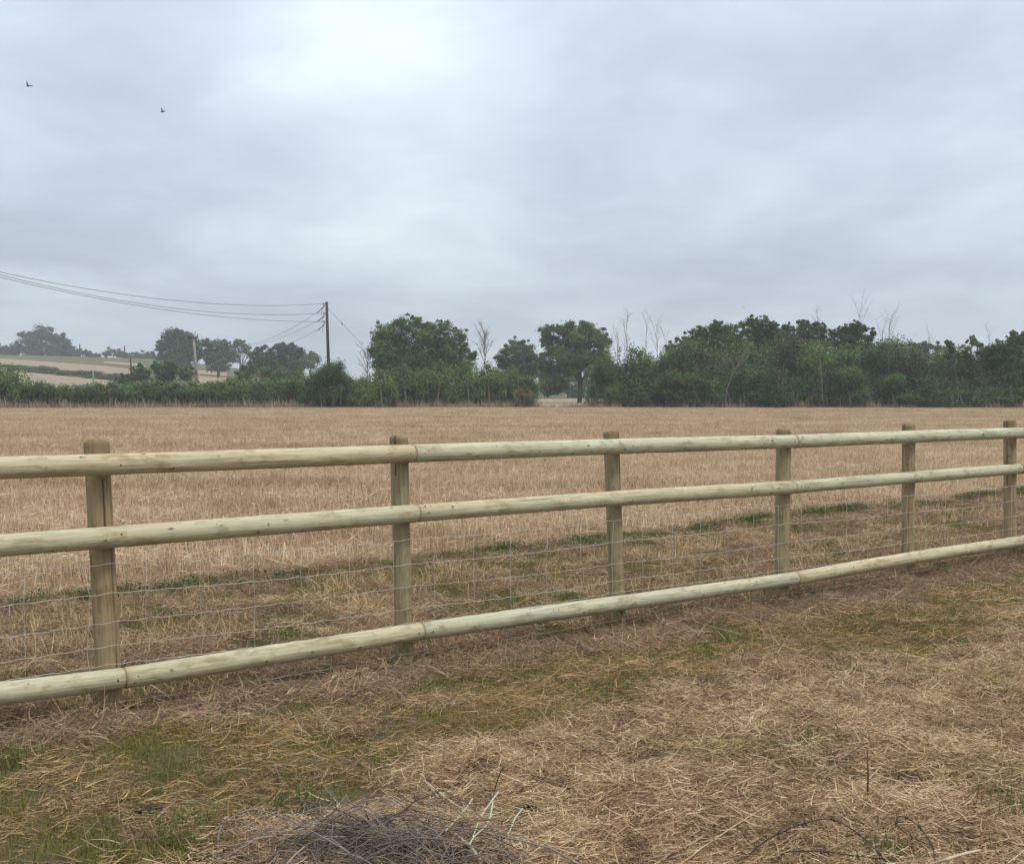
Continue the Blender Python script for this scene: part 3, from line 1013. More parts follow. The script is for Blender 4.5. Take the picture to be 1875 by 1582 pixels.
def post_mesh(H, rad, r, crack_at=None):
    """runs along +X locally so the grain follows it; turned upright by the object"""
    nz_ = int(H / 0.012)
    k = 28
    th = np.arange(k) * 2 * math.pi / k
    xl = np.concatenate([np.linspace(0, H - 0.016, nz_), [H - 0.008, H]])
    cham = np.where(xl > H - 0.016, 1 - (xl - (H - 0.016)) / 0.016 * 0.26, 1.0)
    lob = 1 + 0.03 * np.cos(th * 2 + r.uniform(0, 6)) + 0.015 * np.cos(th * 3 + r.uniform(0, 6))
    rr = rad * cham[:, None] * lob[None] * (1 + 0.03 * (vnoise(xl * 2, xl * 0, int(r.integers(1e6)))[:, None] - 0.5))
    knot = np.zeros((len(xl), k))
    for _ in range(int(r.integers(6, 11))):
        kx, ka, s_ = r.uniform(0.1, H), r.uniform(0, 6.28), r.uniform(0.004, 0.008)
        da = (th[None] - ka + math.pi) % (2 * math.pi) - math.pi
        knot = np.maximum(knot, np.exp(-((xl[:, None] - kx) / s_) ** 2 - (da * rad / s_) ** 2))
    cr = crack_at if crack_at is not None else (r.uniform(0, 6.28), r.uniform(0.5, 0.9) * H, H)
    for c0, lo, hi in [cr, (r.uniform(0, 6.28), 0.2 * H, r.uniform(0.4, 0.7) * H)]:
        wob = c0 + 0.12 * (vnoise(xl * 6, xl * 0, int(r.integers(1e6))) - 0.5)
        da = (th[None] - wob[:, None] + math.pi) % (2 * math.pi) - math.pi
        inn = (xl[:, None] > lo) & (xl[:, None] < hi)
        f_ = np.exp(-(da / 0.13) ** 2) * inn
        rr = rr * (1 - 0.10 * f_)
        knot = np.maximum(knot, f_ * 0.8)
    V = np.stack([np.repeat(xl[:, None], k, 1), rr * np.cos(th)[None], rr * np.sin(th)[None]], -1)
    V[-2:, :, 0] += 0.004 * np.cos(th * 1 + r.uniform(0, 6))[None]
    stain = np.exp(-((H - xl) / 0.075) ** 2) * rw.uniform(0.5, 1.0) + 0.2 * np.exp(-(H - xl) / 0.2) + 0.35 * np.exp(-xl / 0.35)
    stain = np.repeat(stain[:, None], k, 1)
    i, j = np.meshgrid(np.arange(len(xl) - 1), np.arange(k), indexing='ij')
    j2 = (j + 1) % k
    Q = np.stack([i * k + j, i * k + j2, (i + 1) * k + j2, (i + 1) * k + j], -1).reshape(-1, 4)
    me = mesh_np('post', V.reshape(-1, 3), Q, ngons=[list(range((len(xl) - 1) * k, len(xl) * k)), list(range(k))[::-1]], smooth=True)
    # crisp top end
    me.polygons[len(me.polygons) - 2].use_smooth = False
    wood_attrs(me, knot.reshape(-1), stain.reshape(-1))
    return me


fence = empty('post_and_rail_fence', (fb1[0], fb1[1], 0), 'new round timber post and rail fence with wire netting, crossing in front of the stubble', 'fence')
FZ = math.atan2(FDIR[1], FDIR[0])
PR = 0.056                                   # post radius


def fence_pt(t, off, z):
    """t bays along the fence, off metres towards the camera, height z -> world"""
    p = fb1[:2] + FDIR * BAY * t + FN * off
    return np.array([p[0], p[1], z])


def ray_fence(px, py, off):
    """the pixel's ray cut with the vertical plane off metres in front of the fence"""
    v = px_dir(px, py)
    p0 = fb1[:2] + FN * off
    k = (p0 @ FN) / (v[:2] @ FN)
    p = v * k
    z = EYE + p[2]
    tt = ((p[:2] - p0) @ FDIR) / BAY
    return tt, z


def place(o, world_m):
    """parent to the fence, keeping a world matrix"""
    o.parent = fence
    o.matrix_parent_inverse = Matrix.Identity(4)
    fm = Matrix.Translation(fence.location)
    o.matrix_local = fm.inverted() @ world_m


def frame_m(origin, ax_x, ax_z_hint):
    x = Vector(tuple(ax_x)).normalized()
    y = Vector(tuple(ax_z_hint)).cross(x).normalized()
    z = x.cross(y).normalized()
    mtx = Matrix((x, y, z)).transposed().to_4x4()
    mtx.translation = Vector(tuple(origin))
    return mtx


rw = np.random.default_rng(23)
post_px = {1: (176, 805, 203), 2: (730, 797, 760), 3: (1119, 788, 1131), 4: (1435, 785, 1438), 5: (1664, 776, 1667), 6: (1849, 768, 1850)}
for n in range(-1, 12):
    base = fence_pt(n - 1, 0, 0)
    zb = float(terrain(base[0], base[1])) - 0.12
    if n in post_px:
        tx, ty, bxp = post_px[n]
        v = px_dir(tx, ty)
        top = v * (base[1] / v[1]) + np.array([0, 0, EYE])
        top[1] = base[1]
        vb = px_dir(bxp, 1290 - (n - 1) * 54)
        base[0] = base[0] + 0.0
    else:
        top = base + np.array([0.0, 0, 1.30])
    base = np.array([base[0], base[1], zb])
    ax = top - base
    H = np.linalg.norm(ax)
    crack = None
    # a long drying crack on the side of the nearest post that faces the camera
    if n == 1:
        crack = (0.02, H * 0.66, H * 0.87)
    me = post_mesh(H, PR * (1.06 if n == 1 else rw.uniform(0.94, 1.03)), rw, crack)
    o = obj('post', me, M['post'])
    place(o, frame_m(base, ax, (FDIR[0], FDIR[1], 0)))

RAIL_OFF = PR + 0.016
rail_rows = {   # joints as (pixel x, pixel y of the rail's middle); rails between consecutive joints
    'top': [None, (755, 830.5), (1453, 808.5), (1868, 793), None],
    'middle': [None, (762, 940), (1450, 892.5), (1866, 858.5), None],
    'bottom': [None, (226, 1241), (770, 1155.5), (1456, 1059), (1866, 992), None]}
left_px = {'top': (0, 856), 'middle': (0, 998), 'bottom': (0, 1269)}
rads = {'top': 0.0520, 'middle': 0.0515, 'bottom': 0.0535}
for row, js in rail_rows.items():
    pts = []
    for q in js:
        if q is not None:
            pts.append(ray_fence(q[0], q[1], RAIL_OFF))
    t_l, z_l = ray_fence(*left_px[row], RAIL_OFF)
    s_ = (pts[0][1] - z_l) / (pts[0][0] - t_l)
    pts = [(-2.06, pts[0][1] + s_ * (-2.06 - pts[0][0])), (-0.96, pts[0][1] + s_ * (-0.96 - pts[0][0]))] + pts + [(7.05, pts[-1][1] + 0.003), (9.05, pts[-1][1] + 0.006), (10.06, pts[-1][1] + 0.006)]
    for k in range(len(pts) - 1):
        a_ = fence_pt(pts[k][0], RAIL_OFF, pts[k][1])
        b_ = fence_pt(pts[k + 1][0], RAIL_OFF, pts[k + 1][1])
        L = np.linalg.norm(b_ - a_) - 0.005
        me = rail_mesh(L, rads[row] * rw.uniform(0.97, 1.03), rw)
        mt = M['rail']
        if row == 'top' and k == 1:
            mt = M['rail_yellow']
        if row == 'middle' and k == len(pts) - 4:
            mt = M['rail_red']
        o = obj('rail', me, mt)
        place(o, frame_m(a_, b_ - a_, (0, 0, 1)))
        if mt is M['rail_yellow']:
            o['label'] = 'yellower top rail at the left end'
        if mt is M['rail_red']:
            o['label'] = 'reddish middle rail starting at the right end'

M['nail'] = plain_mat('nail_steel', (0.05, 0.042, 0.036), (0.10, 0.085, 0.07), 80, 0.6, 0.3)
ng_ = Geo()
ng_.tube([(0, 0, 0.004), (0, 0, 0.0), (0, 0, -0.0015)], [0.0052, 0.0052, 0.0035], 8)
nail_me = ng_.mesh('nail_head', False)
for row, js in rail_rows.items():
    zs_ = [ray_fence(q[0], q[1], RAIL_OFF) for q in js if q is not None]
    tq_, zq_ = [q[0] for q in zs_], [q[1] for q in zs_]
    for k in range(0, 7):
        for dt in ((-0.028, 0.030) if any(abs(q - k) < 0.12 for q in tq_) else (0.004,)):
            tt_ = k + dt + (min(tq_, key=lambda q: abs(q - k)) - k if any(abs(q - k) < 0.12 for q in tq_) else 0)
            p = fence_pt(tt_, RAIL_OFF + rads[row] * 1.02, float(np.interp(tt_, tq_, zq_)) + rw.uniform(-0.008, 0.008))
            o = obj('nail_head', nail_me, M['nail'])
            place(o, frame_m(p, (FDIR[0], FDIR[1], 0), tuple(-np.array([FN[0], FN[1], 0]))))

# stock netting between rails and posts: line wires and short uprights
wire_z = [0.015, 0.085, 0.20, 0.285, 0.405, 0.545, 0.69]
NET_OFF = PR + 0.004
T0, T1 = -2.0, 10.0
rn = np.random.default_rng(5)
sag = {}


def wire_height(k, t):
    ph = sag.setdefault(k, rn.uniform(0, 6.28))
    return wire_z[k] + 0.006 * np.sin(t * 2.1 + ph) - 0.012 * np.sin((t % 1) * math.pi) + 0.0028 * np.sin(t * BAY / 0.075 * math.pi + ph)


for k in range(len(wire_z)):
    geo = Geo()
    tt = np.arange(T0, T1, 0.02)
    hz = wire_height(k, tt)
    p = fb1[None, :2] + FDIR[None] * (BAY * tt)[:, None] + FN[None] * (NET_OFF + 0.002 * np.sin(tt * 40 + k))[:, None]
    path = np.stack([p[:, 0], p[:, 1], hz], 1) - np.array([fb1[0], fb1[1], 0])
    geo.tube(path, 0.0015 if k < 5 else 0.0017, 5)
    obj('line_wire', geo.mesh('line_wire'), M['wire'], fence)
stay_step = 0.30 / BAY
n_st = 0
tt = T0 + stay_step / 2
while tt < T1:
    geo = Geo()
    hs = np.array([float(wire_height(k, np.array(tt))) for k in range(len(wire_z))])
    off = NET_OFF + 0.003
    p = fb1[:2] + FDIR * BAY * tt + FN * off - fb1[:2]
    jit = rn.normal(0, 0.006, len(hs))
    path = np.stack([p[0] + FDIR[0] * jit, p[1] + FDIR[1] * jit, hs], 1)
    geo.tube(path, 0.0009, 4)
    obj('stay_wire', geo.mesh('stay_wire'), M['wire'], fence)
    tt += stay_step


# ------------------------------------------------------------------ trees and hedges
def crown(blobs, r, leaf, cover=0.5, squash=0.85, ysp=0.6):
    """foliage: every blob breaks into leaf clumps on its surface"""
    geo = Geo()
    for (c, Rb) in blobs:
        ns = max(8, int(15 * r.uniform(0.8, 1.2)))
        dv = rand_unit(r, ns)
        cs = np.asarray(c)[None] + dv * np.array([1, 1, squash]) * (Rb * r.uniform(0.30, 0.80, ns))[:, None]
        rs = Rb * r.uniform(0.30, 0.50, ns)
        for cc, rr in zip(cs, rs):
            n = int(cover * 0.85 * 4 * math.pi * rr * rr / (leaf * leaf * 0.31)) + 4
            o_ = rand_unit(r, n)
            q = np.abs(r.normal(0.62, 0.34, n))
            wob = 1 + 0.45 * np.sin(o_[:, 0] * 5 + cc[0] * 9) * np.sin(o_[:, 2] * 6 + cc[2] * 7) * np.cos(o_[:, 1] * 5)
            P = cc[None] + o_ * np.array([1.15, 1.15, 0.8]) * (rr * q * wob * 1.1)[:, None]
            leaves(geo, P, o_, leaf, r)
    return geo.mesh('crown', smooth=False)


def limb_path(a, b, r, bow=0.12, k=6):
    t_ = np.linspace(0, 1, k)[:, None]
    a, b = np.asarray(a, float), np.asarray(b, float)
    L = np.linalg.norm(b - a)
    off = rand_unit(r, 1)[0] * L * bow * r.uniform(0.3, 1)
    return a + (b - a) * t_ + off * np.sin(t_ * math.pi) + np.array([0, 0, 1.0]) * L * 0.10 * np.sin(t_ * math.pi)


def tree(name, blobs_px, depth, base_px, mat, label, leaf=None, cover=0.5, group=None, trunk_r=None, fork=0.35, bark='bark', seed=0, cat='tree', stems=1, spread=0.9, fat=1.25, dense=False):
    """blobs_px: (x, y, radius) in photograph pixels at that depth; each gets its own true depth and limb"""
    r = np.random.default_rng(1000 + seed)
    leaf = leaf or (0.00115 * depth + 0.02) * (1.0 if depth < 200 else 1.15)
    bx = at(base_px, 740, depth)
    base = np.array([bx[0], depth, float(terrain(bx[0], depth))])
    blobs = []
    n_main = len(blobs_px)
    for (px, py, pr) in blobs_px:
        Rb = fat * pr / F * depth
        dy = r.uniform(-1, 1) * Rb * spread * 1.6
        p = at(px, py, depth)
        blobs.append((np.array([p[0], depth + dy, p[2]]) - base, Rb))
    root = empty(name, base, label, cat, group)
    for k in range(n_main):
        c_, R_ = blobs[k]
        for _ in range(5):
            dv = rand_unit(r, 1)[0]
            dv[2] = abs(dv[2]) * 0.9
            blobs.append((c_ + dv * R_ * r.uniform(0.80, 1.08), R_ * r.uniform(0.16, 0.34)))
    if dense:
        hmax = max(b_[0][2] for b_ in blobs)
        for k in range(n_main):
            c_, R_ = blobs[k]
            zz_ = c_[2] - 1.3 * R_
            while zz_ > 0.30 * hmax:
                blobs.append((np.array([c_[0] * 0.94 + r.normal(0, 0.2) * R_, c_[1], zz_]), R_ * r.uniform(0.9, 1.15)))
                zz_ -= 1.5 * R_
    # fill the inside of the crown between neighbouring clumps
    for k in range(len(blobs)):
        dd = sorted((np.linalg.norm((blobs[j][0] - blobs[k][0])[[0, 2]]), j) for j in range(len(blobs)) if j != k)
        for _, j in dd[:2] if k < n_main else []:
            if r.uniform() < 0.55:
                mid_ = (blobs[k][0] + blobs[j][0]) / 2 + r.normal(0, 0.15, 3) * blobs[k][1]
                blobs.append((mid_, 0.8 * min(blobs[k][1], blobs[j][1])))
    zs = np.array([b_[0][2] for b_ in blobs])
    Ht = zs.max()
    trunk_r = trunk_r or 0.035 * Ht
    geo = Geo()
    for s_ in range(stems):
        x0 = (s_ - (stems - 1) / 2) * trunk_r * 5
        fk = np.array([x0 + r.normal(0, 0.02 * Ht), r.normal(0, 0.02 * Ht), Ht * fork])
        pth = limb_path((x0, 0, -0.2), fk, r, 0.05, 6)
        geo.tube(pth, np.linspace(trunk_r * 1.25, trunk_r * 0.8, 6), 9)
        zmin = 0.0 if len(blobs_px) < 9 else Ht * (fork + 0.02)
        mine = [b_ for k, b_ in enumerate(blobs[:n_main]) if k % stems == s_ and b_[0][2] > zmin]
        for (c, Rb) in mine:
            rl = trunk_r * np.clip(0.15 + 0.25 * Rb / max(b_[1] for b_ in blobs), 0.15, 0.4)
            st = pth[int(r.integers(3, 6))] if c[2] > fk[2] else pth[2]
            lp = limb_path(st, c, r, 0.14, 7)
            geo.tube(lp, np.linspace(rl, rl * 0.3, 7), 6)
            for _ in range(4):
                e = c + rand_unit(r, 1)[0] * Rb * 0.8
                geo.tube(limb_path(lp[int(r.integers(3, 6))], e, r, 0.15, 4), np.linspace(rl * 0.35, rl * 0.1, 4), 4)
    obj('trunk', geo.mesh('trunk'), M[bark], root)
    obj('crown', crown(blobs, r, leaf, cover), M[mat], root)
    return root


# --- trees on the distant hill
tree('oak_tree', [(72, 610, 14), (56, 620, 12), (90, 615, 13), (50, 632, 9), (75, 626, 13), (98, 626, 13), (88, 640, 15), (70, 645, 12)], 470, 78, 'oak_dark',
     'round hilltop oak at far left with sky showing through its crown', group='trees on the distant hill', seed=1, cover=0.42)
tree('oak_tree', [(114, 622, 13), (122, 634, 13), (108, 640, 16), (124, 648, 14), (104, 652, 14), (116, 656, 13)], 468, 114, 'oak_dark',
     'dense dark tree touching the right side of the hilltop oak', group='trees on the distant hill', seed=2, dense=True, cover=0.6)
tree('hill_shrub', [(42, 640, 14), (28, 646, 13), (55, 648, 14), (12, 646, 12), (-6, 642, 12), (70, 654, 9)], 472, 35, 'oak_dark',
     'low dark thicket left of the hilltop oak', seed=3, cat='shrub', fork=0.2)
tree('hill_shrub', [(148, 648, 9), (160, 650, 8), (138, 652, 9), (170, 654, 7)], 480, 152, 'oak_dark', 'low bushes on the ridge just right of the two hilltop trees', seed=4, cat='shrub', fork=0.2)
tree('hill_shrub', [(204, 645, 7), (213, 648, 8), (197, 650, 6), (222, 650, 6), (230, 653, 6)], 480, 208, 'oak_dark', 'small rounded bush alone on the ridge beside a thin post', seed=5, cat='shrub', fork=0.2)
tree('hill_shrub', [(252, 655, 9), (268, 652, 9), (283, 656, 10), (262, 662, 9), (240, 658, 6), (180, 652, 5), (170, 655, 5), (290, 664, 9)], 460, 262, 'oak_dark', 'long low bushes on the ridge left of the big rounded tree', seed=6, cat='shrub', fork=0.2)
tree('oak_tree', [(322, 619, 15), (306, 626, 14), (340, 622, 14), (298, 638, 10), (354, 632, 13), (330, 640, 18), (345, 652, 17), (318, 657, 16), (362, 648, 12), (335, 672, 16), (306, 656, 10)], 300, 334, 'oak_dark',
     'big rounded tree behind the pale utility pole', group='trees in the valley', seed=7, dense=True, cover=0.55)
tree('oak_tree', [(384, 632, 12), (400, 631, 11), (416, 636, 11), (380, 648, 14), (402, 650, 17), (420, 655, 14), (390, 668, 14), (412, 672, 13)], 300, 400, 'oak_dark',
     'flat topped dark tree just right of the pale utility pole', group='trees in the valley', seed=8, dense=True, cover=0.55)
tree('ash_tree', [(436, 627, 6), (444, 632, 7), (430, 636, 5), (452, 638, 7), (442, 644, 8), (456, 648, 7)], 290, 442, 'pale', 'airy pale tree between two darker valley trees', group='trees in the valley', seed=9, cover=0.3)
tree('valley_tree', [(474, 652, 13), (492, 644, 12), (512, 640, 12), (530, 642, 12), (546, 650, 12), (466, 666, 14), (500, 662, 17), (530, 664, 16), (550, 668, 12)], 235, 505, 'oak_dark',
     'wide grey green tree mass left of the dark utility pole', group='trees in the valley', seed=10, dense=True, cover=0.55)
tree('valley_tree', [(570, 652, 7), (578, 658, 8), (563, 662, 8), (572, 668, 9)], 260, 571, 'pale', 'small pale round tree close to the left of the dark utility pole', group='trees in the valley', seed=11, cover=0.5)
tree('thicket', [(262, 684, 15), (290, 676, 14), (318, 678, 15), (338, 686, 14), (246, 692, 12), (300, 690, 16), (225, 697, 10)], 150, 290, 'hedge_dark',
     'dense thicket behind the low hedge, left of the pale pole', seed=12, cat='shrub', fork=0.2)
tree('thicket', [(440, 690, 12), (462, 684, 14), (486, 684, 14), (512, 686, 14), (540, 688, 14)], 150, 480, 'hedge_dark',
     'thicket behind the low hedge, right of the pale pole', seed=13, cat='shrub', fork=0.2)

# --- trees behind the middle hedge and the gap
tree('willow_tree', [(706, 606, 17), (738, 594, 17), (762, 592, 14), (790, 602, 16), (818, 602, 15), (842, 616, 14), (690, 622, 14), (686, 646, 11), (722, 622, 22), (764, 622, 24), (805, 628, 22), (845, 640, 18),
                     (704, 650, 19), (742, 652, 22), (786, 655, 22), (828, 656, 20), (862, 652, 12), (760, 676, 18), (800, 680, 18), (720, 676, 14)], 126, 768, 'oak',
     'large many stemmed tree rising behind the middle hedge', seed=14, dense=True, stems=3, fork=0.3, trunk_r=0.16, cover=0.34)
tree('oak_tree', [(944, 634, 13), (924, 646, 12), (964, 638, 13), (914, 658, 8), (945, 652, 16), (972, 656, 13), (935, 668, 13), (960, 674, 14), (985, 668, 10)], 158, 952, 'oak',
     'smaller rounded oak left of the tall oak by the gap', group='oaks by the field gap', seed=15, dense=True, cover=0.5)
tree('oak_tree', [(1002, 608, 12), (1024, 605, 11), (998, 626, 10), (1046, 606, 15), (1072, 606, 14), (1096, 614, 14), (1110, 626, 9), (1040, 628, 14), (1070, 630, 16), (1098, 636, 13), (1014, 640, 13),
                  (1030, 654, 14), (1000, 660, 13), (1086, 654, 11), (1018, 676, 15), (996, 684, 12), (1024, 696, 14), (1100, 660, 10), (1050, 646, 12), (1080, 668, 10), (1010, 624, 12), (1056, 620, 14), (1084, 620, 14), (1104, 676, 9), (1000, 702, 13), (1025, 712, 11), (1006, 718, 10), (1040, 664, 15), (1064, 652, 15), (1046, 682, 10), (1080, 684, 12), (1062, 672, 11), (1094, 692, 11), (1108, 650, 10)], 150, 1061, 'oak',
     'tall spreading oak with visible trunk standing in the field gap', group='oaks by the field gap', seed=16, cover=0.6, fork=0.36, trunk_r=0.24, fat=1.4)
tree('far_shrub', [(1000, 716, 11), (1020, 718, 11), (1042, 712, 10), (1062, 718, 11), (1085, 716, 12), (980, 712, 12), (1105, 715, 12), (1035, 702, 7), (1050, 722, 9), (1010, 706, 9), (1025, 704, 12), (1060, 702, 12), (1078, 700, 12), (995, 700, 12), (1045, 694, 10)], 215, 1040, 'oak',
     'grey green bushes closing the far side of the field gap', seed=17, cat='shrub', fork=0.2)
# --- trees behind the tall right hedge
tree('oak_tree', [(1284, 608, 12), (1308, 602, 13), (1334, 606, 13), (1264, 618, 10), (1246, 628, 10), (1300, 620, 18), (1330, 625, 17), (1228, 638, 10), (1270, 635, 15), (1300, 640, 18), (1335, 645, 18), (1320, 612, 12)], 120, 1300, 'oak',
     'leftmost low domed tree over the tall right hedge', group='trees over the tall hedge', seed=18, dense=True)
tree('oak_tree', [(1372, 592, 11), (1392, 590, 11), (1410, 595, 11), (1422, 604, 9), (1356, 598, 8), (1396, 606, 12), (1420, 618, 12), (1350, 622, 14), (1384, 604, 11), (1405, 622, 15), (1380, 632, 16), (1415, 638, 16), (1356, 642, 15)], 120, 1388, 'oak',
     'highest domed tree over the tall right hedge', group='trees over the tall hedge', seed=19, dense=True, cover=0.42)
tree('oak_tree', [(1446, 602, 10), (1466, 598, 11), (1488, 602, 11), (1508, 604, 10), (1470, 614, 16), (1500, 616, 14), (1440, 614, 12), (1528, 612, 9), (1450, 630, 16), (1480, 634, 18), (1510, 632, 16)], 124, 1475, 'oak_dark',
     'flat topped darker tree over the middle of the tall hedge', group='trees over the tall hedge', seed=20, dense=True)
tree('oak_tree', [(1542, 604, 9), (1562, 599, 10), (1582, 602, 9), (1594, 610, 7), (1540, 616, 10), (1534, 630, 10), (1590, 622, 6), (1570, 610, 9), (1556, 608, 10), (1545, 644, 13), (1598, 640, 9), (1570, 648, 12)], 121, 1570, 'oak_dark',
     'umbrella shaped tree with a bare gap under its crown, over the tall hedge', group='trees over the tall hedge', seed=21, dense=True, cover=0.6, fork=0.5)
tree('far_tree', [(1658, 640, 9), (1676, 636, 10), (1698, 634, 10), (1718, 638, 10), (1735, 642, 9), (1690, 646, 14), (1650, 648, 9)], 180, 1690, 'oak_dark', 'dark distant treetop seen over the dip in the tall hedge', seed=22, dense=True)
tree('young_tree', [(1735, 628, 5), (1742, 632, 6), (1746, 642, 6), (1738, 652, 7)], 107, 1742, 'hedge_dark', 'thin young tree sticking up left of the airy young tree', group='young trees in the hedge', seed=23, cover=0.4, trunk_r=0.06)
tree('young_tree', [(1766, 640, 8), (1778, 628, 8), (1790, 632, 7), (1784, 620, 5), (1774, 650, 9), (1790, 648, 8), (1782, 662, 9)], 107, 1778, 'hedge', 'airy young tree with separate leafy tufts near the right edge', group='young trees in the hedge', seed=24, cover=0.3, trunk_r=0.06)
tree('young_tree', [(1812, 646, 12), (1828, 636, 11), (1848, 622, 9), (1862, 626, 10), (1875, 620, 10), (1846, 644, 16), (1872, 642, 14), (1852, 612, 6), (1895, 628, 14)], 106.5, 1850, 'hedge', 'broad leafy tree at the right edge rising above the hedge', group='young trees in the hedge', seed=25, dense=True, trunk_r=0.09)


# --- hedge bushes: a few kinds, copied along the hedges
def bush_kind(seed, w, d, h, leaf, cover, shoots):
    """a bush of width w, depth d and height 1 (scaled later); base at the origin"""
    r = np.random.default_rng(seed)
    geo = Geo()
    nb = 15
    for k in range(nb):
        u_ = r.uniform(-0.5, 0.5)
        z_ = h * r.uniform(0.16, 0.86) * (1 - 0.35 * abs(2 * u_) ** 3)
        c = np.array([u_ * w, r.uniform(-0.35, 0.35) * d, z_])
        Rb = h * r.uniform(0.13, 0.22)
        for _ in range(5):
            cc = c + rand_unit(r, 1)[0] * Rb * 0.8
            rr = Rb * r.uniform(0.45, 0.75)
            n = int(cover * 4 * math.pi * rr * rr / (leaf * leaf * 0.31)) + 3
            o_ = rand_unit(r, n)
            P = cc[None] + o_ * np.array([0.95, 0.9, 1.2]) * (rr * np.abs(r.normal(0.7, 0.38, n)))[:, None]
            P[:, 2] = np.maximum(P[:, 2], 0.05)
            leaves(geo, P, o_, leaf, r)
    for k in range(shoots):          # upright shoots that break the top edge
        x_, y_ = r.uniform(-0.5, 0.5) * w, r.uniform(-0.4, 0.4) * d
        top = h * r.uniform(0.84, 1.06)
        lean = r.normal(0, 0.08, 2)
        n = 16
        zz_ = r.uniform(0.55, 1.0, n) * top
        P = np.stack([x_ + lean[0] * zz_ + r.normal(0, 0.06, n), y_ + lean[1] * zz_ + r.normal(0, 0.06, n), zz_], 1)
        leaves(geo, P, rand_unit(r, n), leaf * 0.95, r)
    fol = geo.mesh('bush', smooth=False)
    st = Geo()
    for k in range(13):
        x_, y_ = r.uniform(-0.5, 0.5) * w, -r.uniform(0.15, 0.5) * d
        a_ = np.array([x_, y_, -0.1])
        b_ = a_ + np.array([r.normal(0, 0.25), r.uniform(0.0, 0.5), h * r.uniform(0.3, 0.75)])
        st.tube(limb_path(a_, b_, r, 0.08, 5), np.linspace(r.uniform(0.018, 0.04), 0.012, 5), 5)
    return fol, st.mesh('stems')


LOW = [bush_kind(50 + k, 2.6, 2.2, 2.6, 0.135, 0.55, 30) for k in range(5)]
TALL = [bush_kind(70 + k, 3.4, 2.6, 5.0, 0.15, 0.55, 44) for k in range(5)]


def shared(me, mt, name, root):
    """an object that shares its mesh but wears its own leaf colour"""
    if len(me.materials) == 0:
        me.materials.append(M['hedge'])
    o = obj(name, me, None, root)
    o.material_slots[0].link = 'OBJECT'
    o.material_slots[0].material = M[mt]
    return o


def hedge_row(root, specs, kinds, wid, hgt, dshift=0.0, mats=('hedge', 'hedge_dark')):
    r = np.random.default_rng(len(specs) * 7 + int(dshift * 10) + 3)
    for k, (px, py, wpx) in enumerate(specs):
        u = (px - 937.5) / F
        d = float(np.interp(u, HEDGE_U, HEDGE_D)) + dshift + r.uniform(-0.5, 0.5)
        p = at(px, py, d)
        gz = float(terrain(p[0], d))
        H = p[2] - gz
        fol, st = kinds[int(r.integers(len(kinds)))]
        mt = mats[int(r.integers(len(mats)))]
        o = shared(fol, mt, 'bush', root)
        o.location = (p[0] - root.location[0], d - root.location[1], gz - root.location[2])
        sx = wpx / F * d / wid * 1.4
        o.scale = (sx * (1 if r.uniform() < 0.5 else -1), r.uniform(0.9, 1.1), H / hgt)
        if len(st.materials) == 0:
            st.materials.append(M['dead'])
        s_ = obj('stems', st, None, o)
        s_['kind'] = 'stuff'


MCACHE = {}
p = at(300, 745, 105)
hl = empty('hedge', (p[0], 105, float(terrain(p[0], 105))), 'low dark green hedge along the far field edge on the left', 'hedge')
hedge_row(hl, [(-40, 694, 70), (10, 690, 70), (70, 700, 70), (125, 704, 70), (180, 703, 70), (235, 700, 70), (290, 698, 70), (345, 702, 70), (400, 700, 70), (455, 692, 70), (510, 690, 70), (560, 690, 70), (610, 690, 70), (640, 692, 50)], LOW, 2.6, 2.6, 2.2, ('hedge',))
hedge_row(hl, [(-60, 690, 60), (-10, 672, 50), (25, 676, 44), (60, 694, 40), (95, 704, 40), (130, 703, 44), (165, 706, 40), (200, 702, 44), (240, 697, 48), (280, 702, 44), (320, 703, 44), (360, 706, 40), (395, 698, 44),
               (430, 690, 44), (465, 696, 44), (500, 692, 44), (535, 695, 44), (568, 688, 44), (600, 690, 40), (632, 694, 40)], LOW, 2.6, 2.6, 0.6)
p = at(810, 745, 109)
hm = empty('hedge', (p[0], 109, float(terrain(p[0], 109))), 'middle hedge with upright shoots, ending at the field gap', 'hedge')
hedge_row(hm, [(655, 690, 40), (735, 676, 50), (775, 672, 46), (812, 668, 46), (850, 668, 46), (888, 670, 46), (922, 674, 44), (950, 682, 40), (970, 692, 26)], LOW, 2.6, 2.6, 0.8, ('hedge', 'hedge'))
hedge_row(hm, [(700, 684, 46), (760, 682, 46), (830, 678, 46), (900, 680, 46)], LOW, 2.6, 2.6, 2.4, ('hedge', 'hedge_olive'))
p = at(1480, 748, 106)
hr = empty('hedge', (p[0], 106, float(terrain(p[0], 106))), 'tall overgrown hedge along the far field edge on the right', 'hedge')
hedge_row(hr, [(1200, 650, 60), (1245, 636, 70), (1295, 622, 80), (1350, 616, 80), (1405, 618, 80), (1460, 620, 80), (1515, 622, 80), (1570, 626, 80), (1625, 630, 80), (1680, 642, 80), (1735, 646, 80), (1790, 644, 80), (1845, 632, 80), (1900, 626, 80)], TALL, 3.4, 5.0, 3.4, ('hedge', 'hedge'))
hedge_row(hr, [(1188, 658, 40), (1222, 648, 56), (1262, 634, 60), (1305, 626, 60), (1350, 622, 60), (1395, 626, 60), (1440, 626, 60), (1485, 628, 60), (1530, 632, 60), (1575, 630, 60), (1618, 636, 60), (1660, 650, 60),
               (1705, 654, 60), (1750, 656, 60), (1795, 654, 60), (1835, 642, 60), (1880, 636, 60), (1930, 630, 70)], TALL, 3.4, 5.0, 1.0, ('hedge', 'hedge_dark', 'hedge', 'hedge', 'hedge_dark', 'hedge_olive'))
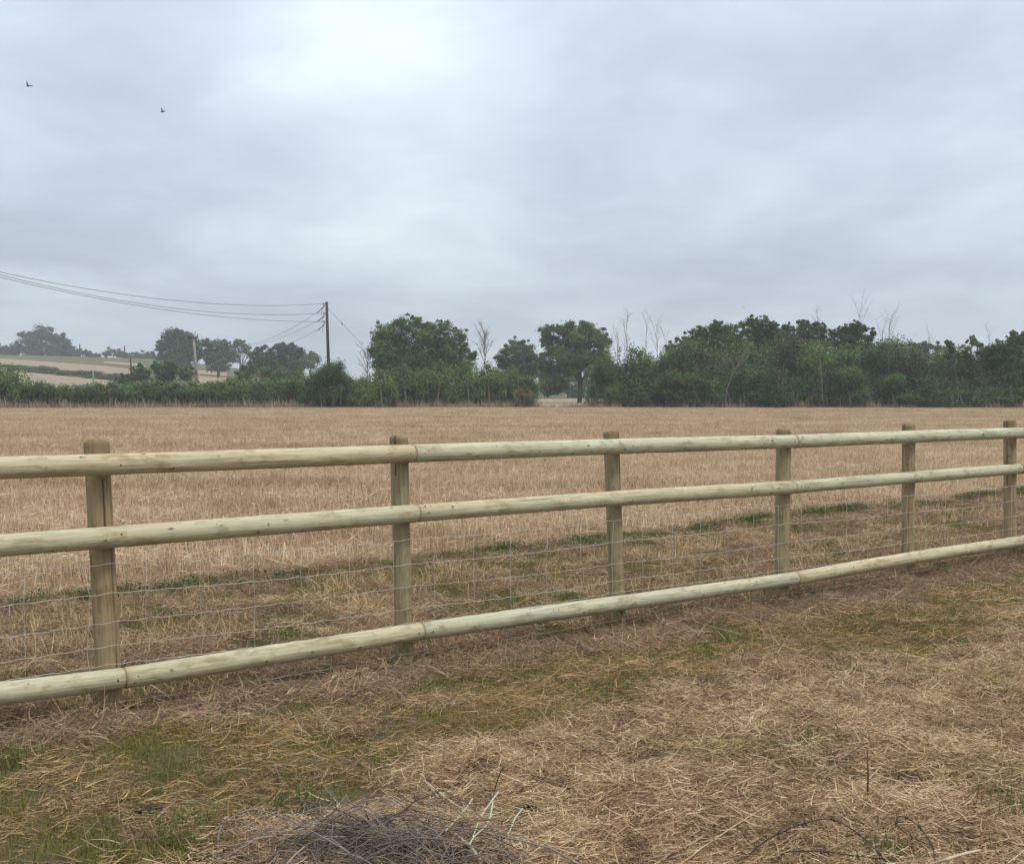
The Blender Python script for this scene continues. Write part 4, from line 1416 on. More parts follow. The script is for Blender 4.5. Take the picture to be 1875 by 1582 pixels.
hedge_row(hr, [(1205, 690, 50), (1250, 676, 60), (1300, 670, 60), (1370, 680, 60), (1430, 674, 60), (1500, 682, 60), (1560, 678, 60), (1640, 690, 60), (1720, 688, 60), (1780, 696, 60), (1850, 690, 60)], TALL, 3.4, 5.0, -0.4, ('hedge_dark', 'hedge', 'hedge_olive'))


def single_bush(name, px, py, wpx, d, mat, label, kind, wid, hgt, cat='shrub'):
    p = at(px, py, d)
    gz = float(terrain(p[0], d))
    root = empty(name, (p[0], d, gz), label, cat)
    fol, st = kind
    o = shared(fol, mat, 'foliage', root)
    sx = wpx / F * d / wid
    o.scale = (sx, 0.9, (p[2] - gz) / hgt)
    if len(st.materials) == 0:
        st.materials.append(M['dead'])
    s_ = obj('stems', st, None, root)
    s_.scale = o.scale
    s_['kind'] = 'stuff'


single_bush('bush', 1140, 634, 88, 109.5, 'hedge', 'rounded dark green bush standing at the right side of the field gap', TALL[1], 3.4, 5.0)
single_bush('bush', 1114, 656, 54, 109.0, 'hedge', 'lower leafy bush at the left foot of the rounded bush by the gap', TALL[3], 3.4, 5.0)
single_bush('bush', 692, 684, 62, 107.6, 'bright', 'yellow green bush near the left end of the middle hedge', LOW[2], 2.6, 2.6)
single_bush('bush', 958, 708, 34, 108.0, 'rusty', 'rusty brown half dead bush at the end of the middle hedge beside the gap', LOW[1], 2.6, 2.6)
single_bush('bush', 604, 658, 58, 107.5, 'hedge_dark', 'dark bush with spiky top growing round the foot of the dark utility pole', TALL[0], 3.4, 5.0)
single_bush('bush', 626, 668, 40, 108.5, 'hedge_dark', 'straggling bush leaning right from the foot of the dark utility pole', TALL[2], 3.4, 5.0)

# hedgerows on the hill
hh = empty('hedge', on_ground(130, 685), 'thin dark hedgerow between the two tan fields on the hill', 'hedge')
for k, (px, py) in enumerate([(20, 673), (48, 677), (76, 680), (104, 683), (130, 686), (156, 689), (182, 692), (208, 693), (232, 694), (252, 694)]):
    g_ = on_ground(px, py + 2)
    fol, st = LOW[k % 5]
    o = shared(fol, 'hedge_dark', 'bush', hh)
    o.location = tuple(g_ - np.array(hh.location))
    o.scale = (3.2 * g_[1] / 330, 1.5, 0.36 + 0.10 * (k % 3))

# dry stems along the foot of the hedges
fm_ = []
for _ in range(5):
    geo = Geo()
    n = 60
    base = np.stack([r1.uniform(-0.6, 0.6, n), r1.normal(0, 0.25, n), np.full(n, -0.02)], 1)
    blades(geo, base, r1.uniform(0, 6.28, n), math.pi / 2 - np.abs(r1.normal(0, 0.3, n)), r1.uniform(0.3, 0.95, n) * r1.uniform(0.6, 1, n), r1.uniform(0.02, 0.05, n), r1.normal(0.1, 0.15, n), r1, 3)
    fm_.append(geo.mesh('foot_stems', smooth=False))
foot_col = source_collection('foot_source', fm_, M['foot'])
X = rng.uniform(-62, 62, 900)
Yv = np.full(len(X), 108.0)
for _ in range(4):
    Yv = np.interp(X / Yv, HEDGE_U, HEDGE_D)
Yv = Yv - 0.9 + rng.normal(0, 0.35, len(X))
k_ = ~((X / Yv > (985 - 937.5) / F) & (X / Yv < (1072 - 937.5) / F))
X, Yv = X[k_], Yv[k_]
scatter('hedge_foot_stems', ground_pts(X, Yv), rng.uniform(0, 6.28, len(X)), rng.uniform(0.5, 1.15, len(X)), 5, foot_col)


gx2 = np.concatenate([rng.uniform(2.6, 9.4, 26), rng.uniform(1.6, 6.5, 14)])
gy2 = np.concatenate([rng.normal(107.6, 0.4, 26), rng.normal(109.6, 0.5, 14)])
scatter('hedge_foot_stems', ground_pts(gx2, gy2), rng.uniform(0, 6.28, len(gx2)), np.concatenate([rng.uniform(0.4, 0.75, 26), rng.uniform(0.25, 0.5, 14)]), 5, foot_col)


# --- bare and dead trees
def bare_tree(name, px, top, depth, label, group, seed, mat='dead', spread=0.35, n=9, thick=0.034, base_px=None, lean=0.0, fine=6):
    r = np.random.default_rng(seed)
    tp = at(px, top, depth)
    gz = float(terrain(tp[0], depth))
    H = tp[2] - gz
    bx = at(base_px, 740, depth)[0] if base_px else tp[0] - lean
    root = empty(name, (bx, depth, gz), label, 'tree', group)
    geo = Geo()
    trunk = limb_path((0, 0, -0.1), (tp[0] - bx, 0, H), r, 0.03, 12)
    geo.tube(trunk, np.linspace(thick, thick * 0.22, 12), 6)
    obj('trunk', geo.mesh('trunk'), M[mat], root)
    geo = Geo()
    for k in range(n):
        i = int(r.integers(5, 11))
        L = H * r.uniform(0.12, 0.32)
        az = r.uniform(0, 6.28)
        e = trunk[i] + np.array([math.cos(az) * L * spread, math.sin(az) * L * spread, L])
        bp = limb_path(trunk[i], e, r, 0.08, 6)
        geo.tube(bp, np.linspace(thick * 0.45, thick * 0.16, 6), 4)
        for _ in range(fine):
            j = int(r.integers(1, 5))
            az = r.uniform(0, 6.28)
            e2 = bp[j] + np.array([math.cos(az) * L * 0.3, math.sin(az) * L * 0.3, L * r.uniform(0.15, 0.5)])
            geo.tube(limb_path(bp[j], e2, r, 0.06, 4), np.linspace(thick * 0.2, thick * 0.1, 4), 3)
    obj('branches', geo.mesh('branches'), M[mat], root)


G = 'dead stems above the hedge'
bare_tree('bare_tree', 886, 604, 118, 'bare thin branched tree right of the large many stemmed tree', None, 1, 'dead', 0.5, 16, 0.05, fine=9)
bare_tree('bare_tree', 672, 634, 116, 'small half bare tree left of the large many stemmed tree', None, 2, 'bark', 0.9, 12, 0.06, fine=8)
bare_tree('dead_tree', 1146, 586, 111, 'tallest of the dead stems above the rounded bush by the gap', G, 3, 'dead', 0.3, 9, 0.034)
bare_tree('dead_tree', 1131, 606, 111.5, 'shorter dead stem left of the tallest one above the rounded bush', G, 4, 'dead', 0.3, 6, 0.028)
bare_tree('dead_tree', 1186, 592, 110.5, 'leaning forked dead stem between the rounded bush and the tall hedge', G, 5, 'dead', 0.35, 5, 0.034, base_px=1176)
bare_tree('dead_tree', 1203, 604, 110, 'dead twiggy stem at the left end of the tall hedge', G, 6, 'dead', 0.4, 7, 0.028)
bare_tree('dead_tree', 1218, 616, 110, 'short dead stem just inside the left end of the tall hedge', G, 7, 'dead', 0.4, 6, 0.025)
bare_tree('dead_tree', 1500, 578, 106.0, 'pale dead snag over the middle of the tall hedge', G, 8, 'pale_bark', 0.4, 5, 0.031, base_px=1508)
bare_tree('dead_tree', 1574, 570, 120, 'twiggy dead top above the umbrella shaped tree', G, 9, 'dead', 0.45, 7, 0.028)
bare_tree('dead_tree', 1616, 604, 108, 'thin bare stem right of the umbrella shaped tree', G, 10, 'dead', 0.4, 6, 0.025)
bare_tree('dead_tree', 1628, 592, 107.5, 'bare forked stem where the tall hedge dips', G, 11, 'dead', 0.4, 8, 0.028)
bare_tree('dead_tree', 1702, 616, 107, 'short thin bare stem before the dark distant treetop', G, 12, 'dead', 0.3, 3, 0.022)
bare_tree('dead_tree', 1812, 606, 107, 'thin bare stem left of the broad tree at the right edge', G, 13, 'dead', 0.3, 3, 0.022)
# the leaning pale stem in front of the tall hedge
pa, pb = at(1331, 712, 104.4), at(1366, 640, 104.4)
geo = Geo()
root = empty('leaning_stem', (pa[0], 104.4, float(terrain(pa[0], 104.4))), 'pale bare stem leaning right across the face of the tall hedge', 'tree')
rr_ = np.random.default_rng(4)
zb = np.array([pa[0] - 0.2, 104.4, float(terrain(pa[0], 104.4)) - 0.1])
path = np.array([zb, pa, pa * 0.6 + pb * 0.4 + np.array([-0.12, 0, 0]), pa * 0.25 + pb * 0.75 + np.array([-0.05, 0, 0]), pb]) - np.array(root.location)
geo.tube(path, [0.036, 0.034, 0.03, 0.025, 0.016], 7)
for q in range(4):
    e = path[3] + np.array([rr_.uniform(0.1, 0.8), rr_.normal(0, 0.2), rr_.uniform(0.3, 0.9)])
    geo.tube(limb_path(path[2 + q % 3], e, rr_, 0.1, 5), np.linspace(0.03, 0.012, 5), 4)
obj('trunk', geo.mesh('trunk'), M['dead'], root)

# ------------------------------------------------------------------ utility poles and wires
POLE_D = 111.0
pt, pbm = at(598, 553, POLE_D), at(604, 745, POLE_D)
gz = float(terrain(pbm[0], POLE_D))
pole = empty('utility_pole', (pbm[0], POLE_D, gz), 'tall dark wooden pole carrying three wires, rising from the hedge', 'utility pole')
geo = Geo()
topz = pt - np.array(pole.location)
geo.tube([(0, 0, -0.3), topz * 0.5, topz], [0.16, 0.14, 0.115], 12)
obj('pole_shaft', geo.mesh('pole_shaft'), M['dark_pole'], pole)
ins_px = [(596, 556.5), (596.5, 573.5), (597, 589)]
for k, (px, py) in enumerate(ins_px):
    p = at(px, py, POLE_D) - np.array(pole.location)
    geo = Geo()
    geo.tube([p + np.array([0.15, 0, 0]), p + np.array([-0.22, 0, 0])], 0.03, 6)
    geo.tube([p + np.array([-0.18, 0, -0.10]), p + np.array([-0.18, 0, -0.04]), p + np.array([-0.18, 0, 0.02]), p + np.array([-0.18, 0, 0.09])], [0.045, 0.075, 0.04, 0.06], 8)
    obj('insulator', geo.mesh('insulator'), M['ceramic'], pole)
    geo = Geo()
    q = p + np.array([-0.1, 0, -0.18])
    geo.tube([p + np.array([-0.05, -0.05, -0.1]), q + np.array([-0.15, 0.2, -0.1]), q + np.array([-0.75, 0.9, -0.55])], [0.03, 0.045, 0.035], 6)
    obj('strain_insulator', geo.mesh('strain_insulator'), M['ceramic'], pole)
    geo = Geo()
    geo.tube([q + np.array([-0.1, 0.1, -0.1]), q + np.array([-0.25, 0.2, -0.5]), q + np.array([-0.3, 0.3, -0.8])], 0.015, 4)
    obj('jumper_lead', geo.mesh('jumper_lead'), M['cable'], pole)

# pale pole with crossarm, behind the low hedge
PP_D = 160.0
p0 = at(361, 700, PP_D)
pt2 = at(354, 613, PP_D)
gz = float(terrain(p0[0], PP_D))
bx = p0[0] + 0.18
pp = empty('utility_pole', (bx, PP_D, gz), 'pale weathered pole with a crossarm, leaning behind the low hedge', 'utility pole')
loc = np.array(pp.location)
geo = Geo()
geo.tube([(0, 0, -0.3), (pt2 - loc) * 0.5, pt2 - loc], [0.2, 0.18, 0.15], 10)
obj('pole_shaft', geo.mesh('pole_shaft'), M['pale_pole'], pp)
geo = Geo()
c = pt2 - loc + np.array([0, 0, -0.35])
geo.box(c + np.array([0, -0.2, 0]), (1.35, 0.12, 0.14))
obj('crossarm', geo.mesh('crossarm', False), M['dark_pole'], pp)
for s_ in (-0.6, -0.08, 0.6):
    geo = Geo()
    b_ = c + np.array([s_, -0.2, 0.05])
    geo.tube([b_, b_ + np.array([0, 0, 0.18]), b_ + np.array([0, 0, 0.24]), b_ + np.array([0, 0, 0.4])], [0.03, 0.03, 0.08, 0.05], 8)
    obj('insulator', geo.mesh('insulator'), M['ceramic'], pp)
# next pole of the line, out of the photograph to the left, which the wires run to
ND = 66.0


def span(A, B, n=60, sagz=0.0):
    t_ = np.linspace(0, 1, n)[:, None]
    P = A + (B - A) * t_
    P[:, 2] -= 4 * sagz * (t_ * (1 - t_))[:, 0]
    return P


def fit_span(A, bxy, c1, c2):
    """wire from A to the plan point bxy that passes through two pixels: solve end height and sag"""
    rows, rhs = [], []
    A2 = A[:2]
    for (px, py) in (c1, c2):
        v = px_dir(px, py)
        # plan intersection of the pixel's vertical plane with the wire
        d = bxy - A2
        den = v[0] * d[1] - v[1] * d[0]
        t_ = (v[1] * A2[0] - v[0] * A2[1]) / den
        P = A2 + d * t_
        z = EYE + v[2] * P[1] / v[1]
        rows.append([t_, -4 * t_ * (1 - t_)])
        rhs.append(z - A[2] * (1 - t_))
    s_ = np.linalg.solve(np.array(rows), np.array(rhs))
    return np.array([bxy[0], bxy[1], s_[0]]), float(s_[1])


nb = at(-380, 700, ND)
ends = []
wl = [('upper of the three wires running left from the dark pole', (0, 498.5), (448, 559)),
      ('middle of the three wires running left from the dark pole', (0, 503.5), (414, 573.5)),
      ('lowest of the three wires running left from the dark pole', (0, 508), (414, 581))]
for k, (lab, c1, c2) in enumerate(wl):
    A = at(ins_px[k][0] - 4, ins_px[k][1], POLE_D)
    B, sg = fit_span(A, np.array([nb[0], nb[1]]), c1, c2)
    ends.append(B)
    geo = Geo()
    path = span(A, B, 70, sg)
    geo.tube(path - A, 0.017, 5)
    tag(obj('overhead_wire', geo.mesh('overhead_wire'), M['cable'], None, A), lab, 'wire', 'wires on the poles')
gz = float(terrain(nb[0], ND))
np_ = empty('utility_pole', (nb[0] + 0.2, ND, gz), 'next pole of the wire line, out of frame to the left', 'utility pole')
geo = Geo()
zt = max(e[2] for e in ends) - gz + 0.15
geo.tube([(0, 0, -0.3), (0, 0, zt)], [0.17, 0.12], 10)
obj('pole_shaft', geo.mesh('pole_shaft'), M['dark_pole'], np_)

arm_pts = [loc + c + np.array([s_, -0.2, 0.42]) for s_ in (-0.6, -0.08, 0.6)]
wl2 = [('upper sloping wire from the dark pole down to the pale pole', (463, 629)), ('middle sloping wire from the dark pole down to the pale pole', (490, 626)),
       ('lower sloping wire from the dark pole down to the pale pole', (524, 631))]
for k, (lab, mid) in enumerate(wl2):
    A = at(ins_px[k][0] - 2.5, ins_px[k][1] + 6, POLE_D)
    B = arm_pts[k]
    v = px_dir(*mid)
    d = B[:2] - A[:2]
    t_ = (v[1] * A[0] - v[0] * A[1]) / (v[0] * d[1] - v[1] * d[0])
    Pm = A + (B - A) * t_
    zw = EYE + v[2] * Pm[1] / v[1]
    sg = (Pm[2] - zw) / (4 * t_ * (1 - t_))
    geo = Geo()
    geo.tube(span(A, B, 50, sg) - A, 0.013, 5)
    tag(obj('overhead_wire', geo.mesh('overhead_wire'), M['cable'], None, A), lab, 'wire', 'wires on the poles')
# stay wire to the right, with its egg insulator
A, B = at(601, 566, POLE_D), at(700, 660, POLE_D + 16)
B2 = A + (B - A) * 1.85
B2[2] = float(terrain(B2[0], B2[1]))
root = empty('guy_wire', A, 'guy wire slanting down right from the top of the dark pole', 'wire')
geo = Geo()
geo.tube(span(A, B2, 20, 0.0) - A, 0.014, 5)
obj('cable', geo.mesh('cable'), M['cable'], root)
geo = Geo()
q = (B2 - A) * 0.125
dq = unit(B2 - A)
geo.tube([q - dq * 0.16, q - dq * 0.08, q + dq * 0.08, q + dq * 0.16], [0.02, 0.07, 0.07, 0.02], 8)
obj('insulator', geo.mesh('insulator'), M['ceramic'], root)

# thin far posts on the hill
for (px, top, bot, d, mt, lab) in [(228, 633, 657, 470, 'dark_pole', 'thin dark post on the ridge right of the small rounded bush'),
                                   (146, 630, 650, 470, 'dark_pole', 'thin dark post on the ridge right of the hilltop trees'),
                                   (171, 678, 712, 150, 'pale_pole', 'pale post standing before the lower tan field on the hill'),
                                   (240, 656, 700, 170, 'dark_pole', 'dark broken stem beside the end of the hill hedgerow')]:
    a_, b_ = at(px, top, d), at(px, bot, d)
    gz = float(terrain(a_[0], d))
    geo = Geo()
    geo.tube([(0, 0, -0.2), (0.02, 0, (a_[2] - gz) * 0.6), (-0.05, 0, a_[2] - gz)], [0.0005 * d + 0.04, 0.0005 * d + 0.03, 0.0004 * d + 0.02], 7)
    tag(obj('far_post', geo.mesh('far_post'), M[mt], None, (a_[0], d, gz)), lab, 'post', 'thin posts on the hill')


# ------------------------------------------------------------------ birds
def bird(px, py, d, span_w, yaw, flap, label, bank=0.0):
    p = at(px, py, d)
    root = empty('bird', p, label, 'bird', 'birds in the sky', yaw)
    root.rotation_euler = (0, bank, yaw)
    geo = Geo()
    s_ = span_w
    geo.tube([(0, 0.30 * s_, 0.01), (0, 0.24 * s_, 0.012), (0, 0.1 * s_, 0), (0, -0.08 * s_, 0), (0, -0.2 * s_, 0), (0, -0.32 * s_, 0)], np.array([0.006, 0.03, 0.055, 0.05, 0.025, 0.004]) * s_ * 1.2, 8)
    geo.add(np.array([(-0.02, -0.2, 0), (0.02, -0.2, 0), (0.07, -0.38, 0.004), (-0.07, -0.38, 0.004), (-0.02, -0.2, -0.012), (0.02, -0.2, -0.012), (0.07, -0.38, -0.004), (-0.07, -0.38, -0.004)]) * s_,
            [(0, 1, 2, 3), (7, 6, 5, 4), (0, 4, 5, 1), (2, 6, 7, 3), (1, 5, 6, 2), (3, 7, 4, 0)])
    obj('body', geo.mesh('body'), M['feather'], root)
    for sd_ in (-1, 1):
        n = 9
        t_ = np.linspace(0, 1, n)
        x = sd_ * 0.5 * t_ * math.cos(flap)
        z = 0.5 * t_ * math.sin(flap) - 0.12 * t_ ** 2 * math.sin(flap)
        yl = 0.10 + 0.05 * np.sin(t_ * math.pi) - 0.16 * t_ ** 2
        ch = 0.17 * (1 - t_ ** 1.7) + 0.012
        V = []
        for dz in (0.008, -0.008):
            for k in range(n):
                V.append((x[k], yl[k], z[k] + dz * (1 - t_[k])))
                V.append((x[k], yl[k] - ch[k], z[k]))
        V = np.array(V) * s_
        Q = []
        for k in range(n - 1):
            Q.append((2 * k, 2 * k + 1, 2 * k + 3, 2 * k + 2))
            o2 = 2 * n
            Q.append((o2 + 2 * k, o2 + 2 * k + 2, o2 + 2 * k + 3, o2 + 2 * k + 1))
        geo = Geo()
        geo.add(V, Q)
        obj('wing', geo.mesh('wing'), M['feather'], root)


bird(52, 158, 90, 0.85, R(70), R(40), 'small dark bird flying at the upper left edge of the sky', R(25))
bird(298, 205, 90, 0.8, R(60), R(62), 'small dark bird with raised wings, right of the other gliding bird', R(10))
bird(1362, 563, 120, 0.30, R(80), R(15), 'tiny distant bird above the trees on the right')

# ------------------------------------------------------------------ things lying in the foreground
M['twig'] = blade_mat('twigs', [(0.0, (0.052, 0.038, 0.030)), (0.4, (0.133, 0.105, 0.082)), (0.75, (0.237, 0.193, 0.157)), (1.0, (0.372, 0.308, 0.255))], 2.0, 0.15, 0.0)
M['grey_twig'] = plain_mat('grey_twig', (0.13, 0.115, 0.10), (0.25, 0.22, 0.195), 40, 0.85)
M['dark_twig'] = plain_mat('dark_twig', (0.05, 0.037, 0.03), (0.11, 0.085, 0.07), 40, 0.85)
M['straw_stick'] = plain_mat('straw_stick', (0.42, 0.31, 0.19), (0.60, 0.48, 0.32), 30, 0.8)
M['green_stalk'] = plain_mat('green_stalk', (0.36, 0.38, 0.25), (0.52, 0.53, 0.37), 50, 0.6)
M['red_stem'] = plain_mat('red_stem', (0.085, 0.035, 0.022), (0.15, 0.07, 0.045), 30, 0.7)
M['grey_wood'] = plain_mat('grey_wood', (0.11, 0.10, 0.09), (0.22, 0.20, 0.18), 20, 0.9)
M['board'] = plain_mat('board', (0.20, 0.155, 0.10), (0.30, 0.24, 0.165), 14, 0.9)

rt = np.random.default_rng(31)
geo = Geo()
hc = on_ground(655, 1560)
for k in range(330):
    a_ = rt.uniform(0, 6.28)
    q = math.sqrt(rt.uniform(0, 1))
    x_, y_ = hc[0] + 0.39 * q * math.cos(a_) + 0.09, hc[1] - 0.08 + 0.19 * q * math.sin(a_)
    L = rt.uniform(0.12, 0.55)
    hd = rt.normal(-0.42, 0.5) if rt.uniform() < 0.65 else rt.uniform(0, 6.28)
    z_ = float(terrain(x_, y_)) + 0.01 + 0.075 * (1 - q * q) * rt.uniform(0, 1)
    d_ = np.array([math.cos(hd), math.sin(hd), rt.normal(0, 0.14)])
    m_ = np.array([x_, y_, z_])
    pth = limb_path(m_ - d_ * L / 2, m_ + d_ * L / 2, rt, 0.25, 7)
    pth[:, 2] = np.maximum(pth[:, 2] - 0.1 * L * np.abs(np.linspace(-1, 1, 7)), terrain(pth[:, 0], pth[:, 1]) + 0.004)
    w_ = rt.uniform(0.0008, 0.0018) if rt.uniform() < 0.8 else rt.uniform(0.0022, 0.0038)
    geo.tube(pth, np.linspace(w_, w_ * 0.5, 7), 4)
    if rt.uniform() < 0.5:
        e = pth[3] + rand_unit(rt, 1)[0] * np.array([0.09, 0.09, 0.05])
        geo.tube(limb_path(pth[2], e, rt, 0.1, 4), np.linspace(w_ * 0.7, w_ * 0.4, 4), 4)
for k in range(22):
    x_, y_ = hc[0] + rt.normal(0.08, 0.18), hc[1] - 0.06 + rt.normal(0, 0.09)
    L = rt.uniform(0.3, 0.75)
    hd = rt.normal(-0.45, 0.45) + (math.pi if rt.uniform() < 0.4 else 0)
    a0 = np.array([x_ - math.cos(hd) * L * 0.5, y_ - math.sin(hd) * L * 0.4, 0.0])
    a0[2] = float(terrain(a0[0], a0[1])) + rt.uniform(0.0, 0.04)
    b0 = a0 + np.array([math.cos(hd) * L, math.sin(hd) * L * 0.8, rt.uniform(0.02, 0.12)])
    pth = limb_path(a0, b0, rt, 0.16, 9) + rt.normal(0, 0.004, (9, 3))
    w_ = rt.uniform(0.0024, 0.0048)
    geo.tube(pth, np.linspace(w_, w_ * 0.35, 9), 6)
    for q in range(int(rt.integers(2, 6))):
        j_ = int(rt.integers(2, 8))
        dv = unit(pth[min(j_ + 1, 8)] - pth[j_ - 1]) + rand_unit(rt, 1)[0] * 0.8
        e = pth[j_] + dv * rt.uniform(0.05, 0.16)
        geo.tube(limb_path(pth[j_], e, rt, 0.1, 5), np.linspace(w_ * 0.55, w_ * 0.2, 5), 5)
heap = tag(obj('twig_heap', geo.mesh('twig_heap'), M['twig']), 'heap of thin grey twigs on the straw at the bottom centre', 'brush pile', kind='stuff')


def laid(name, pxs, rad, mat, label, cat, group=None, lifts=None, sides=6, taper=0.6, smooth_n=5):
    """a stem laid over the ground along pixels of the photograph, lifted a little where it arches"""
    P = []
    for k, (px, py) in enumerate(pxs):
        lf = (lifts[k] if lifts is not None else 0.03) + 0.018
        if py > 1580:
            g_ = on_ground(px, py, 0)
            g_[2] += 0.0
        else:
            g_ = on_ground(px, py, lf)
        P.append(g_)
    P = np.array(P)
    # smooth through the points
    tk = np.arange(len(P))
    tf = np.linspace(0, len(P) - 1, (len(P) - 1) * smooth_n + 1)
    out_ = []
    for t_ in tf:
        i = min(int(t_), len(P) - 2)
        u = t_ - i
        p0, p1, p2, p3 = P[max(i - 1, 0)], P[i], P[i + 1], P[min(i + 2, len(P) - 1)]
        out_.append(0.5 * ((2 * p1) + (-p0 + p2) * u + (2 * p0 - 5 * p1 + 4 * p2 - p3) * u * u + (-p0 + 3 * p1 - 3 * p2 + p3) * u ** 3))
    out_ = np.array(out_)
    o0 = out_[0].copy()
    g2 = Geo()
    g2.tube(out_ - o0, np.linspace(rad, rad * taper, len(out_)), sides)
    return tag(obj(name, g2.mesh(name), M[mat], None, o0), label, cat, group), out_


GS = 'loose stems on the cut grass'
laid('arching_stem', [(404, 1600), (400, 1528), (420, 1500), (462, 1482), (520, 1497), (590, 1532), (640, 1562), (660, 1590)], 0.0036, 'grey_twig', 'long grey stem arching over the left side of the twig heap', 'stem', GS, [0, .06, .09, .11, .11, .10, .08, .05])
laid('bent_stem', [(516, 1492), (545, 1487), (580, 1489), (600, 1500), (650, 1510), (720, 1514)], 0.0028, 'dark_twig', 'dark twig along the top edge of the twig heap', 'stem', GS, [.08, .09, .09, .1, .1, .09])
laid('bent_stem', [(463, 1560), (462, 1535), (468, 1515), (486, 1505)], 0.0026, 'dark_twig', 'short dark crooked twig inside the arching grey stem', 'stem', GS)
laid('bent_stem', [(820, 1442), (850, 1430), (872, 1432), (890, 1445), (905, 1452)], 0.0034, 'dark_twig', 'curved dark twig above the pale green stalks', 'stem', GS)
laid('bent_stem', [(952, 1448), (970, 1436), (990, 1430), (1015, 1434), (1045, 1444)], 0.0042, 'dark_twig', 'curved dark twig right of the pale green stalks', 'stem', GS)
laid('bent_stem', [(905, 1448), (912, 1425), (922, 1402)], 0.0028, 'dark_twig', 'thin dark twig standing up behind the pale green stalks', 'stem', GS, [.02, .08, .14])
laid('straw_stick', [(776, 1428), (800, 1447), (836, 1474), (862, 1484)], 0.0038, 'straw_stick', 'long straw coloured stick above left of the pale green stalks', 'stick', GS)
laid('straw_stick', [(795, 1502), (832, 1526), (860, 1548), (880, 1574)], 0.0062, 'straw_stick', 'thick pale broken stick right of the twig heap', 'stick', GS, [.04, .05, .05, .03])
laid('straw_stick', [(640, 1500), (690, 1484), (735, 1462), (780, 1450)], 0.003, 'grey_twig', 'pale twig rising right from the top of the twig heap', 'stick', GS, [.06, .06, .05, .05])
laid('straw_stick', [(660, 1502), (712, 1490), (770, 1484), (830, 1476)], 0.003, 'straw_stick', 'straight pale stem lying just right of the heap top', 'stick', GS, [.06, .06, .05, .05])
GG = 'pale green stalks crossing'
laid('green_stalk', [(865, 1462), (850, 1483), (816, 1521)], 0.0026, 'green_stalk', 'leftmost slanting pale green stalk of the crossing stalks', 'stalk', GG, [0.105, 0.105, 0.095], taper=0.8)
laid('green_stalk', [(788, 1501), (835, 1495), (880, 1495), (912, 1489)], 0.0022, 'green_stalk', 'level pale green stalk crossing the slanting ones', 'stalk', GG, [0.095, 0.105, 0.105, 0.095], taper=0.7)
laid('green_stalk', [(913, 1449), (896, 1472), (880, 1496), (866, 1532)], 0.0029, 'green_stalk', 'longest slanting pale green stalk in the middle', 'stalk', GG, [0.115, 0.115, 0.105, 0.095], taper=0.8)
laid('green_stalk', [(902, 1462), (901, 1478), (893, 1507), (868, 1532), (860, 1546)], 0.0029, 'green_stalk', 'kinked pale green stalk close beside the longest one', 'stalk', GG, [0.105, 0.115, 0.105, 0.095, 0.085], taper=0.8)
laid('green_stalk', [(957, 1480), (943, 1498), (936, 1515), (929, 1530)], 0.0026, 'green_stalk', 'rightmost short pale green stalk, set apart from the others', 'stalk', GG, [0.095, 0.095, 0.085, 0.075], taper=0.8)
laid('straw_stick', [(1270, 1562), (1340, 1515), (1395, 1480)], 0.0024, 'straw_stick', 'long thin straw slanting up left of the barbed wire', 'stick', GS)
laid('straw_stick', [(1690, 1590), (1730, 1574), (1765, 1563), (1795, 1556)], 0.006, 'straw_stick', 'pale branch lying along the board at the bottom right', 'stick', GS, [.08, .08, .08, .08])

# upright dead stems
for (px, top, bot, rad, mt, lab) in [(1587, 1370, 1480, 0.0042, 'red_stem', 'tall upright red brown stem standing in the straw at right'), (1409, 1424, 1456, 0.003, 'red_stem', 'short leaning brown stem left of the tall red brown stem'),
                                     (1341, 1318, 1342, 0.003, 'dark_twig', 'short dark stub standing in the straw, leftmost of the stubs'), (1833, 1318, 1346, 0.003, 'dark_twig', 'short dark stub standing in the straw near the right edge'),
                                     (670, 1462, 1492, 0.0055, 'dark_twig', 'stubby dark stick standing behind the twig heap')]:
    g_ = on_ground(px, bot)
    tp = at(px + (7 if top == 1424 else 1), top, g_[1])
    geo = Geo()
    dv = tp - g_
    geo.tube([(0, 0, -0.03), dv * 0.5 + np.array([0.004, 0, 0]), dv], [rad, rad * 0.95, rad * 0.7], 7)
    tag(obj('upright_twig', geo.mesh('upright_twig'), M[mt], None, g_), lab, 'stem', 'upright dead stems')


def barbed(pxs, lifts, barbs, label):
    o, path = laid('barbed_wire', pxs, 0.0021, 'rust', label, 'barbed wire', 'rusty barbed wire', lifts, taper=1.0, smooth_n=8)
    o0 = np.array(o.location)
    for (px, py) in barbs:
        v = px_dir(px, py)
        v = v / np.linalg.norm(v)
        rel = path - np.array([0, 0, EYE])
        dd = np.linalg.norm(np.cross(rel, v), axis=1)
        i = int(np.argmin(dd))
        p = path[i] - o0
        g2 = Geo()
        for _ in range(2):
            q = rand_unit(rt, 1)[0]
            g2.tube([p - q * 0.016, p + rand_unit(rt, 1)[0] * 0.003, p + q * 0.016], [0.0011, 0.0022, 0.0011], 4)
        tn = unit(path[min(i + 1, len(path) - 1)] - path[max(i - 1, 0)])
        g2.tube([p - tn * 0.006, p + tn * 0.006], 0.0042, 6)
        obj('barb', g2.mesh('barb'), M['rust'], o)


